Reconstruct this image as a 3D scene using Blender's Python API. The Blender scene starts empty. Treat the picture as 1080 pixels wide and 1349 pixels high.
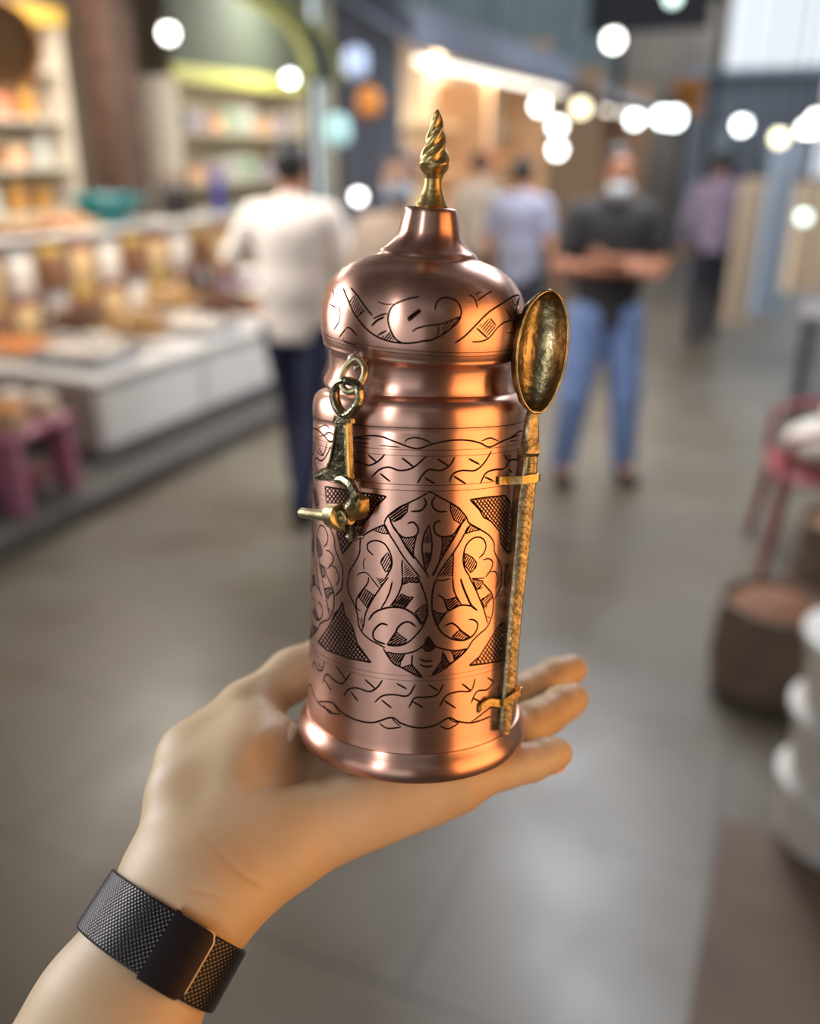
import bpy, math, random
import numpy as np
from mathutils import Vector, Matrix
from mathutils.bvhtree import BVHTree

random.seed(7)
scene = bpy.context.scene
COL = scene.collection
PI = math.pi

# ------------------------------------------------------------------ camera geometry
FPX, CX, CY = 1150.0, 540.0, 674.5
PITCH = math.radians(22.4)
CAM = Vector((0, 0, 1.70))
FW = Vector((0, math.cos(PITCH), -math.sin(PITCH)))
UPV = Vector((0, math.sin(PITCH), math.cos(PITCH)))
RT = Vector((1, 0, 0))

def ray(px, py):
    return FW + RT * ((px - CX) / FPX) - UPV * ((py - CY) / FPX)

def at(px, py, z):
    return CAM + ray(px, py) * z

def proj(p):
    q = p - CAM
    z = q.dot(FW)
    return CX + FPX * q.dot(RT) / z, CY - FPX * q.dot(UPV) / z, z

def on_z(px, py, h=0.0):
    d = ray(px, py)
    return CAM + d * ((h - CAM.z) / d.z)

def on_plane(px, py, P, n):
    d = ray(px, py)
    return CAM + d * ((P - CAM).dot(n) / d.dot(n))

# street frame: t along the alley, w to the right of the line under the camera
SA = math.radians(24)
SDIR = Vector((math.sin(SA), math.cos(SA), 0))
SRT = Vector((math.cos(SA), -math.sin(SA), 0))
SROT = -SA

def st(t, w, z=0.0):
    p = SDIR * t + SRT * w
    return Vector((p.x, p.y, z))

# ------------------------------------------------------------------ materials
def srgb(r, g, b):
    def c(v):
        v /= 255.0
        return v / 12.92 if v <= 0.04045 else ((v + 0.055) / 1.055) ** 2.4
    return (c(r), c(g), c(b), 1)

MATS = {}
def mat(name, col, rough=0.6, metal=0.0, var=0.0, vscale=8.0, bump=0.0, bscale=40.0, emit=0.0, sss=0.0, trans=0.0, spec=None, col2=None):
    if name in MATS:
        return MATS[name]
    m = bpy.data.materials.new(name)
    m.use_nodes = True
    nt = m.node_tree
    b = nt.nodes['Principled BSDF']
    b.inputs['Base Color'].default_value = col
    b.inputs['Roughness'].default_value = rough
    b.inputs['Metallic'].default_value = metal
    if spec is not None:
        b.inputs['Specular IOR Level'].default_value = spec
    if trans:
        b.inputs['Transmission Weight'].default_value = trans
    if sss:
        b.inputs['Subsurface Weight'].default_value = sss
        b.inputs['Subsurface Radius'].default_value = (0.008, 0.003, 0.0015)
    tc = nt.nodes.new('ShaderNodeTexCoord')
    if var or col2:
        n = nt.nodes.new('ShaderNodeTexNoise')
        n.inputs['Scale'].default_value = vscale
        n.inputs['Detail'].default_value = 5
        nt.links.new(tc.outputs['Object'], n.inputs['Vector'])
        r = nt.nodes.new('ShaderNodeValToRGB')
        c2 = col2 or tuple(min(1, x * (1 + var)) for x in col[:3]) + (1,)
        c1 = col if col2 else tuple(x * (1 - var) for x in col[:3]) + (1,)
        r.color_ramp.elements[0].position = 0.35
        r.color_ramp.elements[1].position = 0.65
        r.color_ramp.elements[0].color = c1
        r.color_ramp.elements[1].color = c2
        nt.links.new(n.outputs['Fac'], r.inputs['Fac'])
        nt.links.new(r.outputs['Color'], b.inputs['Base Color'])
    if bump:
        n = nt.nodes.new('ShaderNodeTexNoise')
        n.inputs['Scale'].default_value = bscale
        n.inputs['Detail'].default_value = 4
        nt.links.new(tc.outputs['Object'], n.inputs['Vector'])
        bp = nt.nodes.new('ShaderNodeBump')
        bp.inputs['Strength'].default_value = bump
        bp.inputs['Distance'].default_value = 0.5 / bscale
        nt.links.new(n.outputs['Fac'], bp.inputs['Height'])
        nt.links.new(bp.outputs['Normal'], b.inputs['Normal'])
    if emit:
        b.inputs['Emission Color'].default_value = col
        b.inputs['Emission Strength'].default_value = emit
    MATS[name] = m
    return m

# ------------------------------------------------------------------ mesh builder
class MB:
    def __init__(self):
        self.v, self.f, self.mi = [], [], []
    def add(self, vs, fs, M=None, mi=0):
        b = len(self.v)
        if M is not None:
            vs = [M @ Vector(p) for p in vs]
        self.v += [tuple(p) for p in vs]
        self.f += [tuple(b + i for i in f) for f in fs]
        self.mi += [mi] * len(fs)
        return self
    def box(self, c, s, M=None, rz=0.0, mi=0, bev=0.0):
        x, y, z = s[0] / 2, s[1] / 2, s[2] / 2
        T = Matrix.Translation(c) @ Matrix.Rotation(rz, 4, 'Z')
        if M is not None:
            T = M @ T
        if bev <= 0:
            vs = [(sx * x, sy * y, sz * z) for sz in (-1, 1) for sy in (-1, 1) for sx in (-1, 1)]
            fs = [(0, 2, 3, 1), (4, 5, 7, 6), (0, 1, 5, 4), (2, 6, 7, 3), (0, 4, 6, 2), (1, 3, 7, 5)]
            return self.add(vs, fs, T, mi)
        b = min(bev, x * .9, y * .9, z * .9)
        rings = []
        for zz, ins in ((-z, b), (-z + b, 0), (z - b, 0), (z, b)):
            xx, yy = x - ins, y - ins
            k = b
            pts = [(-xx + k, -yy), (xx - k, -yy), (xx, -yy + k), (xx, yy - k), (xx - k, yy), (-xx + k, yy), (-xx, yy - k), (-xx, -yy + k)]
            rings.append([(p[0], p[1], zz) for p in pts])
        return self.rings(rings, T, mi, True, True)
    def rings(self, rings, M=None, mi=0, cap0=False, cap1=False):
        n = len(rings[0])
        vs = [p for r in rings for p in r]
        fs = []
        for k in range(len(rings) - 1):
            for i in range(n):
                j = (i + 1) % n
                fs.append((k * n + i, k * n + j, (k + 1) * n + j, (k + 1) * n + i))
        if cap0:
            fs.append(tuple(reversed(range(n))))
        if cap1:
            fs.append(tuple((len(rings) - 1) * n + i for i in range(n)))
        return self.add(vs, fs, M, mi)
    def lathe(self, prof, n=24, M=None, mi=0, cap0=True, cap1=True, mod=None):
        rs = []
        for r, z in prof:
            ring = []
            for i in range(n):
                a = 2 * PI * i / n
                rr = r * (mod(a, z) if mod else 1)
                ring.append((rr * math.cos(a), rr * math.sin(a), z))
            rs.append(ring)
        return self.rings(rs, M, mi, cap0, cap1)
    def cyl(self, p0, p1, r0, r1=None, n=14, mi=0):
        r1 = r0 if r1 is None else r1
        return self.tube([p0, p1], [r0, r1], n, mi)
    def tube(self, pts, r, n=10, mi=0, closed=False, flat=1.0, up=None, cap=True):
        pts = [Vector(p) for p in pts]
        N = len(pts)
        rr = r if isinstance(r, (list, tuple)) else [r] * N
        rs = []
        prev = None
        for i in range(N):
            if closed:
                d = pts[(i + 1) % N] - pts[i - 1]
            else:
                d = pts[min(i + 1, N - 1)] - pts[max(i - 1, 0)]
            d.normalize()
            if up is not None:
                s = d.cross(Vector(up))
            elif prev is None:
                s = d.orthogonal()
            else:
                s = prev - d * prev.dot(d)
            s.normalize()
            prev = s
            t = d.cross(s)
            rs.append([pts[i] + s * (rr[i] * math.cos(2 * PI * k / n)) + t * (rr[i] * flat * math.sin(2 * PI * k / n)) for k in range(n)])
        if closed:
            rs.append(rs[0])
            return self.rings(rs, None, mi)
        return self.rings(rs, None, mi, cap, cap)
    def ball(self, c, r, n=14, m=9, M=None, mi=0):
        if not isinstance(r, (tuple, list)):
            r = (r, r, r)
        prof = []
        rs = []
        for k in range(m + 1):
            p = -PI / 2 + PI * (0.02 + 0.96 * k / m)
            rs.append([(c[0] + r[0] * math.cos(p) * math.cos(2 * PI * i / n), c[1] + r[1] * math.cos(p) * math.sin(2 * PI * i / n), c[2] + r[2] * math.sin(p)) for i in range(n)])
        return self.rings(rs, M, mi, True, True)
    def prism(self, poly, d0, d1, M=None, mi=0):
        n = len(poly)
        return self.rings([[(p[0], p[1], d0) for p in poly], [(p[0], p[1], d1) for p in poly]], M, mi, True, True)
    def quad(self, a, b, c, d, mi=0):
        return self.add([a, b, c, d], [(0, 1, 2, 3)], None, mi)
    def mesh(self, name, mats, smooth=True, angle=40):
        me = bpy.data.meshes.new(name)
        me.from_pydata([tuple(p) for p in self.v], [], self.f)
        for m in (mats if isinstance(mats, (list, tuple)) else [mats]):
            me.materials.append(m)
        me.polygons.foreach_set('material_index', self.mi)
        if smooth:
            me.polygons.foreach_set('use_smooth', [True] * len(me.polygons))
            try:
                me.set_sharp_from_angle(angle=math.radians(angle))
            except Exception:
                pass
        me.update()
        return me
    def obj(self, name, mats, parent=None, smooth=True, angle=40):
        o = bpy.data.objects.new(name, self.mesh(name, mats, smooth, angle))
        COL.objects.link(o)
        if parent is not None:
            o.parent = parent
        return o

def tag(o, label=None, cat=None, group=None, kind=None):
    if label: o['label'] = label
    if cat: o['category'] = cat
    if group: o['group'] = group
    if kind: o['kind'] = kind
    return o

def empty(name, loc, rz=0.0, label=None, cat=None, group=None):
    o = bpy.data.objects.new(name, None)
    o.empty_display_size = 0.05
    COL.objects.link(o)
    o.location = loc
    o.rotation_euler = (0, 0, rz)
    return tag(o, label, cat, group)

def struct(name, mb, m, smooth=False, label=None):
    o = mb.obj(name, m, None, smooth)
    o['kind'] = 'structure'
    if label: o['label'] = label
    return o

def world_part(o, root):
    """mesh built in world coordinates -> child of root"""
    M = root.matrix_basis.inverted()
    o.data.transform(M)
    o.parent = root
    return o

KIDS = {}
def copy_tree(o, parent=None):
    c = o.copy()
    COL.objects.link(c)
    if parent is not None:
        c.parent = parent
    for ch in list(o.children):
        copy_tree(ch, c)
    return c

# ------------------------------------------------------------------ distance-field modelling
class Field:
    def __init__(self, lo, hi, h):
        self.lo = np.array(lo, float); self.h = h
        self.n = np.ceil((np.array(hi) - self.lo) / h).astype(int) + 1
        self.a = np.full(self.n, 1e3, np.float32)
    def region(self, lo, hi, k):
        pad = k + 3 * self.h
        i0 = np.clip(np.floor((np.array(lo) - pad - self.lo) / self.h).astype(int), 0, self.n)
        i1 = np.clip(np.ceil((np.array(hi) + pad - self.lo) / self.h).astype(int) + 1, 0, self.n)
        sl = tuple(slice(a, b) for a, b in zip(i0, i1))
        g = [(self.lo[d] + self.h * np.arange(i0[d], i1[d])).astype(np.float32) for d in range(3)]
        return sl, g[0][:, None, None], g[1][None, :, None], g[2][None, None, :]
    def put(self, sl, d, k):
        a = self.a[sl]
        if k > 0:
            hh = np.clip(0.5 + 0.5 * (a - d) / k, 0, 1)
            self.a[sl] = a * (1 - hh) + d * hh - k * hh * (1 - hh)
        else:
            self.a[sl] = np.minimum(a, d)
    def carve(self, sl, d, k):
        a = self.a[sl]; d = -d
        hh = np.clip(0.5 - 0.5 * (a - d) / k, 0, 1)
        self.a[sl] = a * (1 - hh) + d * hh + k * hh * (1 - hh)
    def cap(self, a, b, r1, r2=None, k=0.0, cut=False):
        r2 = r1 if r2 is None else r2
        a = np.array(a, float); b = np.array(b, float); R = max(r1, r2)
        sl, x, y, z = self.region(np.minimum(a, b) - R, np.maximum(a, b) + R, k)
        ba = b - a; L = max(ba @ ba, 1e-12)
        t = np.clip(((x - a[0]) * ba[0] + (y - a[1]) * ba[1] + (z - a[2]) * ba[2]) / L, 0, 1)
        d = np.sqrt((x - a[0] - t * ba[0]) ** 2 + (y - a[1] - t * ba[1]) ** 2 + (z - a[2] - t * ba[2]) ** 2) - (r1 + (r2 - r1) * t)
        (self.carve if cut else self.put)(sl, d, k)
    def chain(self, pts, rs, k):
        for i in range(len(pts) - 1):
            self.cap(pts[i], pts[i + 1], rs[i], rs[i + 1], k)
    def ell(self, c, r, axes=None, k=0.0, cut=False):
        c = np.array(c, float); R = max(r)
        sl, x, y, z = self.region(c - R, c + R, k)
        X, Y, Z = x - c[0], y - c[1], z - c[2]
        if axes is not None:
            A = [np.array(q, float) / np.linalg.norm(q) for q in axes]
            P = [X * q[0] + Y * q[1] + Z * q[2] for q in A]
        else:
            P = [X, Y, Z]
        k0 = np.sqrt((P[0] / r[0]) ** 2 + (P[1] / r[1]) ** 2 + (P[2] / r[2]) ** 2)
        k1 = np.sqrt((P[0] / r[0] ** 2) ** 2 + (P[1] / r[1] ** 2) ** 2 + (P[2] / r[2] ** 2) ** 2)
        d = k0 * (k0 - 1) / np.maximum(k1, 1e-9)
        (self.carve if cut else self.put)(sl, d, k)
    def ecap(self, a, b, wdir, ra, rb, k=0.0):
        """tapered capsule with an elliptic section: ra=(wide,thin) at a, rb at b"""
        a = np.array(a, float); b = np.array(b, float)
        R = max(ra + rb)
        sl, x, y, z = self.region(np.minimum(a, b) - R, np.maximum(a, b) + R, k)
        d = b - a; L = np.linalg.norm(d); d /= L
        w = np.array(wdir, float); w -= d * (w @ d); w /= np.linalg.norm(w)
        t = np.cross(d, w)
        X, Y, Z = x - a[0], y - a[1], z - a[2]
        s = X * d[0] + Y * d[1] + Z * d[2]
        u = np.clip(s / L, 0, 1)
        over = s - u * L
        W = X * w[0] + Y * w[1] + Z * w[2]; T = X * t[0] + Y * t[1] + Z * t[2]
        rw = ra[0] + (rb[0] - ra[0]) * u; rt = ra[1] + (rb[1] - ra[1]) * u
        k0 = np.sqrt((W / rw) ** 2 + (T / rt) ** 2 + (over / rt) ** 2)
        k1 = np.sqrt((W / rw ** 2) ** 2 + (T / rt ** 2) ** 2 + (over / rt ** 2) ** 2)
        self.put(sl, k0 * (k0 - 1) / np.maximum(k1, 1e-9), k)
    def half(self, p, n, k=0.0):
        """keep the side of the plane opposite to n"""
        n = np.array(n, float); n /= np.linalg.norm(n)
        g = [(self.lo[d] + self.h * np.arange(self.n[d])).astype(np.float32) for d in range(3)]
        d = (g[0][:, None, None] - p[0]) * n[0] + (g[1][None, :, None] - p[1]) * n[1] + (g[2][None, None, :] - p[2]) * n[2]
        self.a = np.maximum(self.a, d)
    def merge(self, o, k):
        self.put((slice(None),) * 3, o.a, k)
    def sub(self, lo, hi):
        i0 = np.clip(np.floor((np.array(lo) - self.lo) / self.h).astype(int), 0, self.n - 2)
        i1 = np.clip(np.ceil((np.array(hi) - self.lo) / self.h).astype(int) + 1, 0, self.n)
        G = Field(self.lo + i0 * self.h, self.lo + (i1 - 1) * self.h, self.h)
        G.n = i1 - i0; G.a = np.full(G.n, 1e3, np.float32); G.at = tuple(slice(a, b) for a, b in zip(i0, i1))
        return G
    def join(self, G, k):
        self.put(G.at, G.a, k)
    def mesh(self):
        a = self.a; n = self.n; h = self.h
        s = a < 0
        c = np.zeros(tuple(n - 1), np.int8)
        for i in (0, 1):
            for j in (0, 1):
                for k in (0, 1):
                    c += s[i:n[0] - 1 + i, j:n[1] - 1 + j, k:n[2] - 1 + k]
        act = (c > 0) & (c < 8)
        idx = np.full(act.shape, -1, np.int64)
        cells = np.argwhere(act)
        idx[act] = np.arange(len(cells))
        acc = np.zeros((len(cells), 3)); cnt = np.zeros(len(cells))
        corners = [(i, j, k) for i in (0, 1) for j in (0, 1) for k in (0, 1)]
        for p in corners:
            for ax in range(3):
                if p[ax]: continue
                q = list(p); q[ax] = 1
                ip = cells + np.array(p); iq = cells + np.array(q)
                va = a[ip[:, 0], ip[:, 1], ip[:, 2]]; vb = a[iq[:, 0], iq[:, 1], iq[:, 2]]
                m = (va < 0) != (vb < 0)
                t = va / np.where(m, va - vb, 1)
                pos = np.array(p, float)[None, :].repeat(len(cells), 0)
                pos[:, ax] += t
                acc[m] += pos[m]; cnt[m] += 1
        V = self.lo + (cells + acc / cnt[:, None]) * h
        Q = []
        for ax in range(3):
            sh = [slice(None)] * 3; s0 = list(sh); s1 = list(sh)
            s0[ax] = slice(0, -1); s1[ax] = slice(1, None)
            A = s[tuple(s0)]; B = s[tuple(s1)]
            e = np.argwhere(A != B)
            o1, o2 = (ax + 1) % 3, (ax + 2) % 3
            ok = (e[:, o1] > 0) & (e[:, o2] > 0) & (e[:, o1] < n[o1] - 1) & (e[:, o2] < n[o2] - 1)
            e = e[ok]
            flip = B[e[:, 0], e[:, 1], e[:, 2]]
            def cell(d1, d2):
                w = e.copy(); w[:, o1] -= d1; w[:, o2] -= d2
                return idx[w[:, 0], w[:, 1], w[:, 2]]
            q = np.stack([cell(1, 1), cell(0, 1), cell(0, 0), cell(1, 0)], 1)
            q[flip] = q[flip][:, ::-1]
            Q.append(q)
        return V, np.concatenate(Q)

def relax(V, Q, it=2, lam=0.5):
    for _ in range(it):
        acc = np.zeros_like(V); cnt = np.zeros(len(V))
        for i in range(4):
            j = (i + 1) % 4
            np.add.at(acc, Q[:, i], V[Q[:, j]]); np.add.at(cnt, Q[:, i], 1)
            np.add.at(acc, Q[:, j], V[Q[:, i]]); np.add.at(cnt, Q[:, j], 1)
        V = V + lam * (acc / np.maximum(cnt, 1)[:, None] - V)
    return V

def field_obj(F, name, m, parent=None, it=2, scale=1.0, M=None):
    V, Q = F.mesh()
    V = relax(V, Q, it) * scale
    if M is not None:
        A = np.array(M)
        V = V @ A[:3, :3].T + A[:3, 3]
    me = bpy.data.meshes.new(name)
    me.from_pydata(V.tolist(), [], Q.tolist())
    me.materials.append(m)
    me.polygons.foreach_set('use_smooth', [True] * len(me.polygons))
    me.update()
    o = bpy.data.objects.new(name, me)
    COL.objects.link(o)
    if parent is not None:
        o.parent = parent
    return o
# ------------------------------------------------------------------ metals
def copper_material(name, base, dark):
    m = bpy.data.materials.new(name); m.use_nodes = True
    nt = m.node_tree; b = nt.nodes['Principled BSDF']; L = nt.links.new
    b.inputs['Metallic'].default_value = 1.0
    b.inputs['Anisotropic'].default_value = 0.7
    b.inputs['Anisotropic Rotation'].default_value = 0.25
    tg = nt.nodes.new('ShaderNodeTangent'); tg.direction_type = 'RADIAL'; tg.axis = 'Z'
    L(tg.outputs['Tangent'], b.inputs['Tangent'])
    tc = nt.nodes.new('ShaderNodeTexCoord')
    mp = nt.nodes.new('ShaderNodeMapping'); mp.inputs['Scale'].default_value = (30, 30, 2600)
    L(tc.outputs['Object'], mp.inputs['Vector'])
    n = nt.nodes.new('ShaderNodeTexNoise'); n.inputs['Scale'].default_value = 1.0; n.inputs['Detail'].default_value = 3
    L(mp.outputs['Vector'], n.inputs['Vector'])
    n2 = nt.nodes.new('ShaderNodeTexNoise'); n2.inputs['Scale'].default_value = 45; n2.inputs['Detail'].default_value = 4
    L(tc.outputs['Object'], n2.inputs['Vector'])
    r = nt.nodes.new('ShaderNodeValToRGB')
    r.color_ramp.elements[0].position = 0.3; r.color_ramp.elements[1].position = 0.62
    r.color_ramp.elements[0].color = dark; r.color_ramp.elements[1].color = base
    L(n2.outputs['Fac'], r.inputs['Fac']); L(r.outputs['Color'], b.inputs['Base Color'])
    mr = nt.nodes.new('ShaderNodeMapRange')
    mr.inputs['To Min'].default_value = 0.24; mr.inputs['To Max'].default_value = 0.34
    L(n.outputs['Fac'], mr.inputs['Value']); L(mr.outputs['Result'], b.inputs['Roughness'])
    bp = nt.nodes.new('ShaderNodeBump'); bp.inputs['Strength'].default_value = 0.045; bp.inputs['Distance'].default_value = 0.0002
    L(n.outputs['Fac'], bp.inputs['Height']); L(bp.outputs['Normal'], b.inputs['Normal'])
    return m

M_COPPER = copper_material('brushed copper', (0.66, 0.375, 0.285, 1), (0.55, 0.285, 0.21, 1))
M_ENGRAVE = mat('engraved dark line', srgb(26, 12, 8), 0.85, 0.0, spec=0.1)
M_BRASS = mat('aged brass', (0.36, 0.26, 0.10, 1), 0.36, 1.0, vscale=160, col2=(0.58, 0.43, 0.18, 1), bump=0.25, bscale=420)
M_BRASSD = mat('dark cast brass', (0.13, 0.115, 0.07, 1), 0.26, 1.0, vscale=120, col2=(0.34, 0.30, 0.19, 1), bump=0.5, bscale=300)
M_BRASSW = mat('pale worn brass', (0.40, 0.34, 0.18, 1), 0.42, 1.0, vscale=200, col2=(0.56, 0.49, 0.29, 1), bump=0.2, bscale=300)
M_SPOON = mat('hammered spoon brass', (0.17, 0.13, 0.065, 1), 0.32, 1.0, vscale=150, col2=(0.46, 0.37, 0.19, 1), bump=0.35, bscale=420)
M_HANDLE = mat('patterned spoon handle brass', (0.22, 0.18, 0.105, 1), 0.42, 1.0, vscale=420, col2=(0.44, 0.375, 0.23, 1), bump=0.45, bscale=600)
M_STEEL = mat('grey solder', (0.30, 0.30, 0.31, 1), 0.35, 1.0, bump=0.6, bscale=500)

# ------------------------------------------------------------------ jar frames
def frame(o, lean, roll):
    l, r = math.radians(lean), math.radians(roll)
    a = Vector((math.sin(r), math.sin(l) * math.cos(r), math.cos(l) * math.cos(r)))
    x = (RT - a * RT.dot(a)).normalized()
    y = a.cross(x)
    M = Matrix((x, y, a)).transposed().to_4x4()
    M.translation = o
    return M

def h_at(M, y):
    o, a = M.translation, M.col[2].to_3d()
    lo, hi = -0.08, 0.30
    for _ in range(50):
        m = (lo + hi) / 2
        if proj(o + a * m)[1] > y: lo = m
        else: hi = m
    return (lo + hi) / 2

def prof_px(M, pts):
    o, a = M.translation, M.col[2].to_3d()
    out = []
    for y, hw in pts:
        h = h_at(M, y)
        z = proj(o + a * h)[2]
        out.append((z * math.sin(math.atan(hw / FPX)), h))
    return out

B0 = at(542.5, 962, 0.31)
MJ = frame(B0, 10.5, 1.1)
JA = MJ.col[2].to_3d()
hl = h_at(MJ, 503)
oL = B0 + JA * hl
zL = proj(oL)[2]
ML = frame(at(552.5, 503, zL), 3.0, 3.6)

jar = bpy.data.objects.new('copper_jar', None)
jar.empty_display_size = 0.05
COL.objects.link(jar)
jar.matrix_basis = MJ
tag(jar, 'tall engraved copper jar with domed lid standing on the open palm', 'jar')

NSEG = 176
base_px = [(962, 134), (961, 141.5), (958, 146.2), (952, 148.8), (946, 149), (940, 147), (935, 144), (931, 141.4), (928, 140)]
body_px = [(931, 138.6), (927, 138.0), (920, 137.7), (900, 137.4), (860, 137.2), (800, 137.0), (740, 137.2), (680, 137.6), (620, 138.2), (580, 138.6),
           (556, 138.8), (553.5, 138.2), (551, 139.2), (540, 139.8), (532, 139.6), (526, 138.6), (521, 136.6), (517.5, 133.5), (515, 129), (513.6, 123), (513.0, 114)]
lid_px = [(516, 117), (513, 122), (509.5, 125.5), (506, 126.2), (502, 125.0), (498, 122.6), (492, 120.4), (485, 119.6), (477, 120.2), (470, 121.4), (465, 122.6), (462, 124.5),
          (459.5, 128.2), (457, 130.0), (455, 129.6), (453, 130.6), (445, 133.2), (434, 134.8), (422, 135.4), (410, 135.2), (398, 133.4), (387, 130.4), (377, 126), (368, 119.8), (360, 112),
          (353, 102.5), (347, 92), (342.5, 80), (339.5, 71), (337.2, 66.5), (334, 64.8), (331.5, 63.4), (329.5, 60.0), (325, 54.5), (319, 48.5), (313, 44.0), (306, 41.2), (298, 39.6), (288, 37.4), (280, 35.6), (276, 34.4), (274, 32.5), (273.2, 29)]

def lathe_part(name, M, px, mats, n=NSEG, extra0=(), sub=1):
    pr = list(extra0) + prof_px(M, px)
    mb = MB().lathe(pr, n)
    o = mb.obj(name, mats, None, True, 60)
    R = jar.matrix_basis.inverted() @ M
    o.data.transform(R)
    o.parent = jar
    return o, mb

base_o, _ = lathe_part('base_ring', MJ, base_px, M_COPPER)
body_o, body_mb = lathe_part('body', MJ, body_px, [M_COPPER, M_ENGRAVE])
lid_o, lid_mb = lathe_part('lid', ML, lid_px, [M_COPPER, M_ENGRAVE])

def bvh_of(mb, M):
    return BVHTree.FromPolygons([M @ Vector(p) for p in mb.v], mb.f)
BVH_BODY = bvh_of(body_mb, MJ)
BVH_LID = bvh_of(lid_mb, ML)

def hit(px, py, bvh):
    d = ray(px, py).normalized()
    p, n, i, dist = bvh.ray_cast(CAM, d)
    if p is None: return None
    if n.dot(d) > 0: n = -n
    return p, n

# ------------------------------------------------------------------ engraving, traced in enlarged views: (x0, y0, scale)
VIEWS = {'A': (450, 640, 9), 'B': (560, 640, 9), 'C': (450, 760, 9), 'D': (560, 760, 9), 'E': (400, 640, 11.244), 'F': (400, 760, 9.633),
         'G': (440, 550, 4.154), 'H': (400, 860, 3.724), 'I': (425, 370, 7.714), 'J': (560, 370, 7.2)}
def V(view, *pts):
    x0, y0, s = VIEWS[view]
    return [(x0 + p[0] / s, y0 + p[1] / s) for p in pts]

def catmull(p, step=2.2):
    if len(p) < 3:
        a, b = p[0], p[-1]
        n = max(2, int(math.hypot(b[0] - a[0], b[1] - a[1]) / step))
        return [(a[0] + (b[0] - a[0]) * i / n, a[1] + (b[1] - a[1]) * i / n) for i in range(n + 1)]
    q = [(2 * p[0][0] - p[1][0], 2 * p[0][1] - p[1][1])] + list(p) + [(2 * p[-1][0] - p[-2][0], 2 * p[-1][1] - p[-2][1])]
    out = []
    for i in range(1, len(q) - 2):
        p0, p1, p2, p3 = q[i - 1], q[i], q[i + 1], q[i + 2]
        n = max(1, int(math.hypot(p2[0] - p1[0], p2[1] - p1[1]) / step))
        for k in range(n):
            t = k / n
            out.append(tuple(0.5 * (2 * p1[d] + (p2[d] - p0[d]) * t + (2 * p0[d] - 5 * p1[d] + 4 * p2[d] - p3[d]) * t * t + (3 * p1[d] - p0[d] - 3 * p2[d] + p3[d]) * t ** 3) for d in (0, 1)))
    out.append(tuple(p[-1]))
    return out

def hatch(poly, ang, gap):
    c, s = math.cos(math.radians(ang)), math.sin(math.radians(ang))
    R = [(x * c + y * s, -x * s + y * c) for x, y in poly]
    lo, hi = min(q[1] for q in R), max(q[1] for q in R)
    out = []
    v = lo + gap * 0.5
    while v < hi:
        xs = []
        for i in range(len(R)):
            a, b = R[i], R[(i + 1) % len(R)]
            if (a[1] <= v) != (b[1] <= v):
                xs.append(a[0] + (b[0] - a[0]) * (v - a[1]) / (b[1] - a[1]))
        xs.sort()
        for i in range(0, len(xs) - 1, 2):
            if xs[i + 1] - xs[i] > 1.0:
                out.append([(x * c - v * s, x * s + v * c) for x in (xs[i], xs[i + 1])])
        v += gap
    return out

S_BODY = []   # (points px, width px)
def s(view, *pts, w=1.25): S_BODY.append((catmull(V(view, *pts)), w))
def closed(view, *pts, w=1.25): S_BODY.append((sum([catmull([a, b]) for a, b in zip(V(view, *pts), V(view, *pts)[1:] + V(view, *pts)[:1])], []), w))
def ha(view, ang, gap, *pts, w=0.95, edge=True):
    P = V(view, *pts)
    for l in hatch(P, ang, gap): S_BODY.append((catmull(l), w))
    if edge: closed(view, *pts, w=1.0)

# upper left quarter of the medallion
s('A', (1030, 75), (930, 135), (800, 200), (690, 250), (610, 310), (555, 350), (515, 410), (503, 460))
s('A', (503, 460), (440, 488), (365, 522), (300, 560), (235, 610), (218, 680), (212, 790), (160, 905), (100, 1000), (75, 1085))
s('A', (560, 360), (600, 460), (660, 550), (740, 680), (830, 800), (930, 930), (1000, 1030), (1030, 1090))
s('A', (510, 450), (570, 580), (640, 690), (725, 830), (830, 965), (930, 1090))
ha('A', -35, 3.2, (560, 340), (650, 275), (790, 212), (775, 310), (700, 390), (620, 425), (565, 385), w=1.5)
s('A', (820, 303), (930, 295), (990, 240), (1000, 190), (970, 140), w=1.5)
s('A', (780, 450), (840, 430), (890, 470), (910, 530), (880, 590), (800, 615), (710, 600), (620, 500), (568, 390), w=1.4)
s('A', (890, 590), (865, 680), (850, 770), (855, 870))
ha('A', -55, 2.6, (690, 600), (790, 622), (880, 605), (850, 740), (845, 850), (760, 730))
s('A', (1030, 470), (980, 580), (955, 700), (960, 820), (985, 960), (1005, 1010))
s('B', (45, 470), (72, 600), (82, 720), (62, 860), (25, 960), (0, 1000))
ha('A', -50, 2.5, (1030, 520), (1065, 640), (1060, 680), (970, 690), (985, 600), edge=False)
ha('A', -60, 2.4, (970, 790), (1060, 800), (1060, 900), (1005, 980), (975, 900), edge=False)
ha('B', -50, 2.4, (0, 780), (70, 790), (50, 880), (0, 960), edge=False)
s('A', (375, 825), (312, 760), (308, 690), (365, 655), (440, 655), (510, 690), (562, 770), (592, 860), (590, 960), (540, 1060), (510, 1100))
ha('A', -62, 2.9, (545, 790), (480, 865), (462, 910), (520, 1020), (572, 1000), (590, 900))
s('A', (280, 850), (255, 920), (270, 1005), w=0.9)
s('A', (180, 1080), (200, 1045), (280, 1028), (350, 1080), w=1.0)
s('A', (720, 870), (715, 960), (722, 1085))
ha('A', -35, 2.6, (735, 880), (800, 950), (900, 1080), (735, 1080), edge=False)
ha('A', -60, 2.8, (365, 522), (440, 490), (500, 465), (555, 570), (480, 560), (420, 540))
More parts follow.
